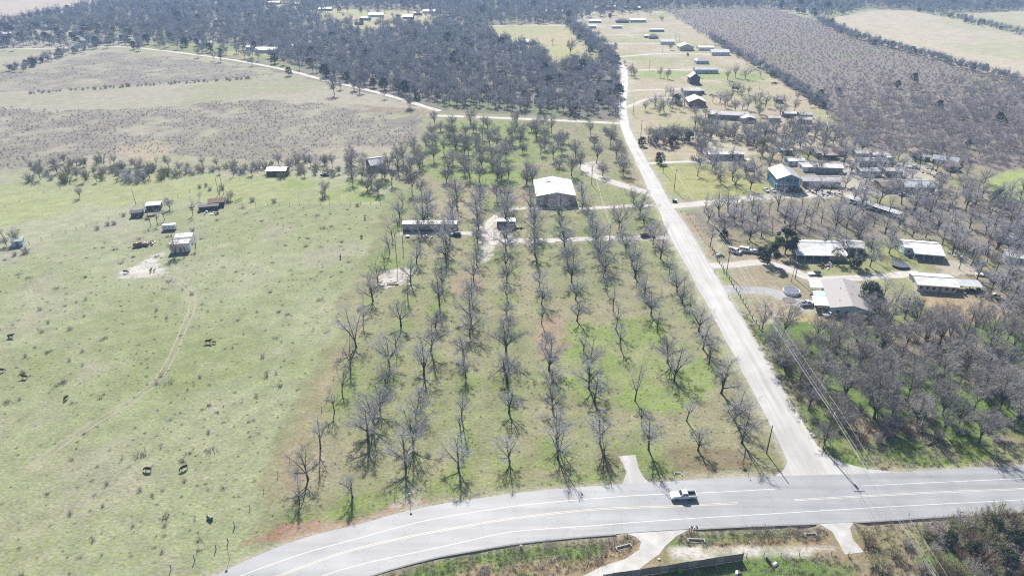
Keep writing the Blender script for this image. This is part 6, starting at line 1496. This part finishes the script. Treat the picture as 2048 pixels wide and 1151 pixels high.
# stone ring of the flower bed by the pool
t = thing('flower_bed', 'flower bed ringed with pale stones beside the pool', 'flower bed', (*G(1578, 600), 0))
for k in range(16):
    a = k * 2 * math.pi / 16; o = link('stone', RK[k % 3], t, (2.2 * math.cos(a), 2.2 * math.sin(a), .1), a); o.scale = (.3, .3, .3)
MB().tube([(0, 0, .0), (0, 0, .08)], 2.0, 20).build('soil', M['weed'], t)
# demolished slab in the orchard: broken concrete and a rusty trough
x, y = G(780, 566); t = thing('rubble_heap', 'broken concrete slab and rubble on the pale patch in the orchard', 'rubble', (x, y, 0))
for k in range(26):
    o = link('slab', RK[k % 3], t, (rng.normal(0, 2.6), rng.normal(0, 2.2), .08), rng.uniform(0, 6)); s = rng.uniform(.3, .9); o.scale = (s, s * .8, s * .35)
MB().box(1.2, -1.2, 0, 4.2, .9, .35).build('trough', M['rust'], t); MB().box(.6, -.2, .1, 3.6, .5, .3).build('beam', M['concrete'], t)
# household clutter, each heap of small scrap one thing
def clutter(label, px, py, n, spread, mats):
    x, y = G(px, py); t = thing('scrap_heap', label, 'scrap', (x, y, 0))
    for k in range(n):
        w, d, h = rng.uniform(.4, 1.8), rng.uniform(.3, 1.2), rng.uniform(.2, 1.0)
        MB().frustum((0, 0, 0), (w, d), (0, 0, h), (w * rng.uniform(.5, 1), d * rng.uniform(.5, 1))).build('scrap_piece', M[mats[k % len(mats)]], t, (rng.normal(0, spread), rng.normal(0, spread * .6), 0), rng.uniform(0, 6))
J = ['white_paint', 'dark_wall', 'rust', 'grey_metal', 'plastic_black', 'galv']
for lab, px, py, n, sp_ in [('white appliances and scrap in the yard east of the hall', 1695, 346, 16, 4), ('building scrap between the trailers and the brown house', 1760, 366, 14, 4), ('pale tarpaulins and scrap west of the brown house', 1715, 378, 12, 3.5), ('junk along the middle drive past the jeep', 1660, 388, 12, 4), ('stacked pipes and scrap below the eastern barn', 1872, 350, 14, 4), ('odd timber at the start of the upper yard', 1560, 352, 8, 3),('household clutter along the front of the mobile home', 868, 468, 16, 4.5), ('scrap and timber by the wrecked truck', 292, 490, 12, 2.2), ('white scrap beside the wrecked truck', 304, 486, 8, 1.5), ('pale boards below the ruined shack', 420, 424, 9, 2.5), ('scrap beside the dark low shack', 290, 436, 10, 2.5),
    ('yard clutter in front of the blue house', 1622, 383, 14, 4), ('machinery scrap beside the long white trailer', 1790, 332, 18, 4), ('timber and metal scrap by the wood edge', 1810, 322, 14, 4), ('heap of crates near the workshop', 1700, 328, 12, 3.5), ('pink and white yard clutter behind the red annex', 1688, 322, 10, 2.5), ('junk among the trees past the square shed', 1860, 338, 10, 3),
    ('dark stacked timber east of the low white house', 1950, 584, 18, 3.2), ('branch and timber pile beyond the lean-to', 1985, 596, 14, 3), ('white tank and junk under the eastern trees', 1958, 527, 8, 1.5), ('clutter behind the cabin porch', 1905, 508, 10, 2.5), ('garden clutter in front of the long white-roofed house', 1640, 530, 10, 3.5), ('black garden furniture on the lawn below the cedars', 1652, 535, 5, 1),
    ('junk in the yard of the white gabled house', 1372, 205, 10, 4), ('stuff stacked beside the grey metal-roofed house', 1418, 190, 8, 3), ('pale junk by the white bungalow', 1432, 192, 8, 3), ('old implements on the far lane', 1302, 64, 6, 3), ('machinery row behind the scrub boundary barn', 1452, 97, 8, 4), ('white sheets of scrap south of the frontage lane', 1545, 1128, 3, .7), ('pale scrap in the grass beyond the panel fence', 1470, 1146, 2, .4),
    ('white rubble by the vans', 1440, 512, 5, 1.0), ('pale debris in the roadside wood clearing', 1792, 658, 6, 1.2), ('dark bench and pallet near the orchard dirt patch', 1021, 386, 3, .9), ('plank pile beside the storage shed', 1036, 458, 5, 1.2)]:
    clutter(lab, px, py, n, sp_, J if 'dark' not in lab and 'black' not in lab else ['dark_wall', 'plastic_black', 'rust'])
for lab, px, py, s in [('pale boulder at the foot of the junction pole', 1628, 872, .5), ('pale boulder on the verge beside the county road', 1622, 868, .45), ('white rock on the bank of the north shoulder', 1322, 961, .4), ('white stone in the grass of the orchard centre', 1091, 795, .55), ('white stone near the fourth orchard row', 1010, 748, .4), ('pale stone in the ditch grass', 1042, 1091, .35), ('dark boulder-sized clump by the concrete apron', 1318, 1118, .35)]:
    x, y = G(px, py); o = link('boulder', RK[0], None, (x, y, s * .2), rng.uniform(0, 6)); o.scale = (s,) * 3; tag(o, lab, 'boulder')
x, y = G(1870, 883); t = thing('fallen_tree', 'bare fallen trunk lying on the verge by the roadside wood', 'fallen tree', (x, y, 0), R(28)); MB().tube([(-3, 0, .2), (0, 0, .35), (3.4, .2, .7)], [.22, .18, .08], 7).build('trunk', M['bark'], t)
for k in range(4): MB().tube([(1 + k * .6, 0, .5), (1.6 + k * .6, rng.normal(0, .6), 1.3)], [.05, .015], 4).build('branch', M['bark'], t)
x, y = G(2012, 609); t = thing('fallen_tree', 'dead forked trunk leaning in the bare southern yard', 'fallen tree', (x, y, 0), R(60)); MB().tube([(-2, 0, 0), (0, 0, .8), (2, .2, 2.4)], [.25, .2, .08], 7).build('trunk', M['bark'], t)
for k in range(3): MB().tube([(k * .6, 0, .9 + k * .3), (.4 + k * .6, rng.normal(0, .8), 2.2)], [.06, .02], 4).build('branch', M['bark'], t)

# ------------------------------------------------------------------ the air between here and the far woods
hm = bpy.data.materials.new('haze'); hm.use_nodes = True; ht = hm.node_tree; ht.nodes.clear()
ho = ht.nodes.new('ShaderNodeOutputMaterial'); hv = ht.nodes.new('ShaderNodeVolumePrincipled')
hv.inputs['Color'].default_value = (.43, .65, 1.0, 1); hv.inputs['Density'].default_value = .00021; hv.inputs['Anisotropy'].default_value = 0.0
ht.links.new(hv.outputs[0], ho.inputs['Volume'])
hz = MB().box(0, 2650, -2.0, 7900, 5700, 122.0).build('haze', hm)
tag(hz, kind='stuff')
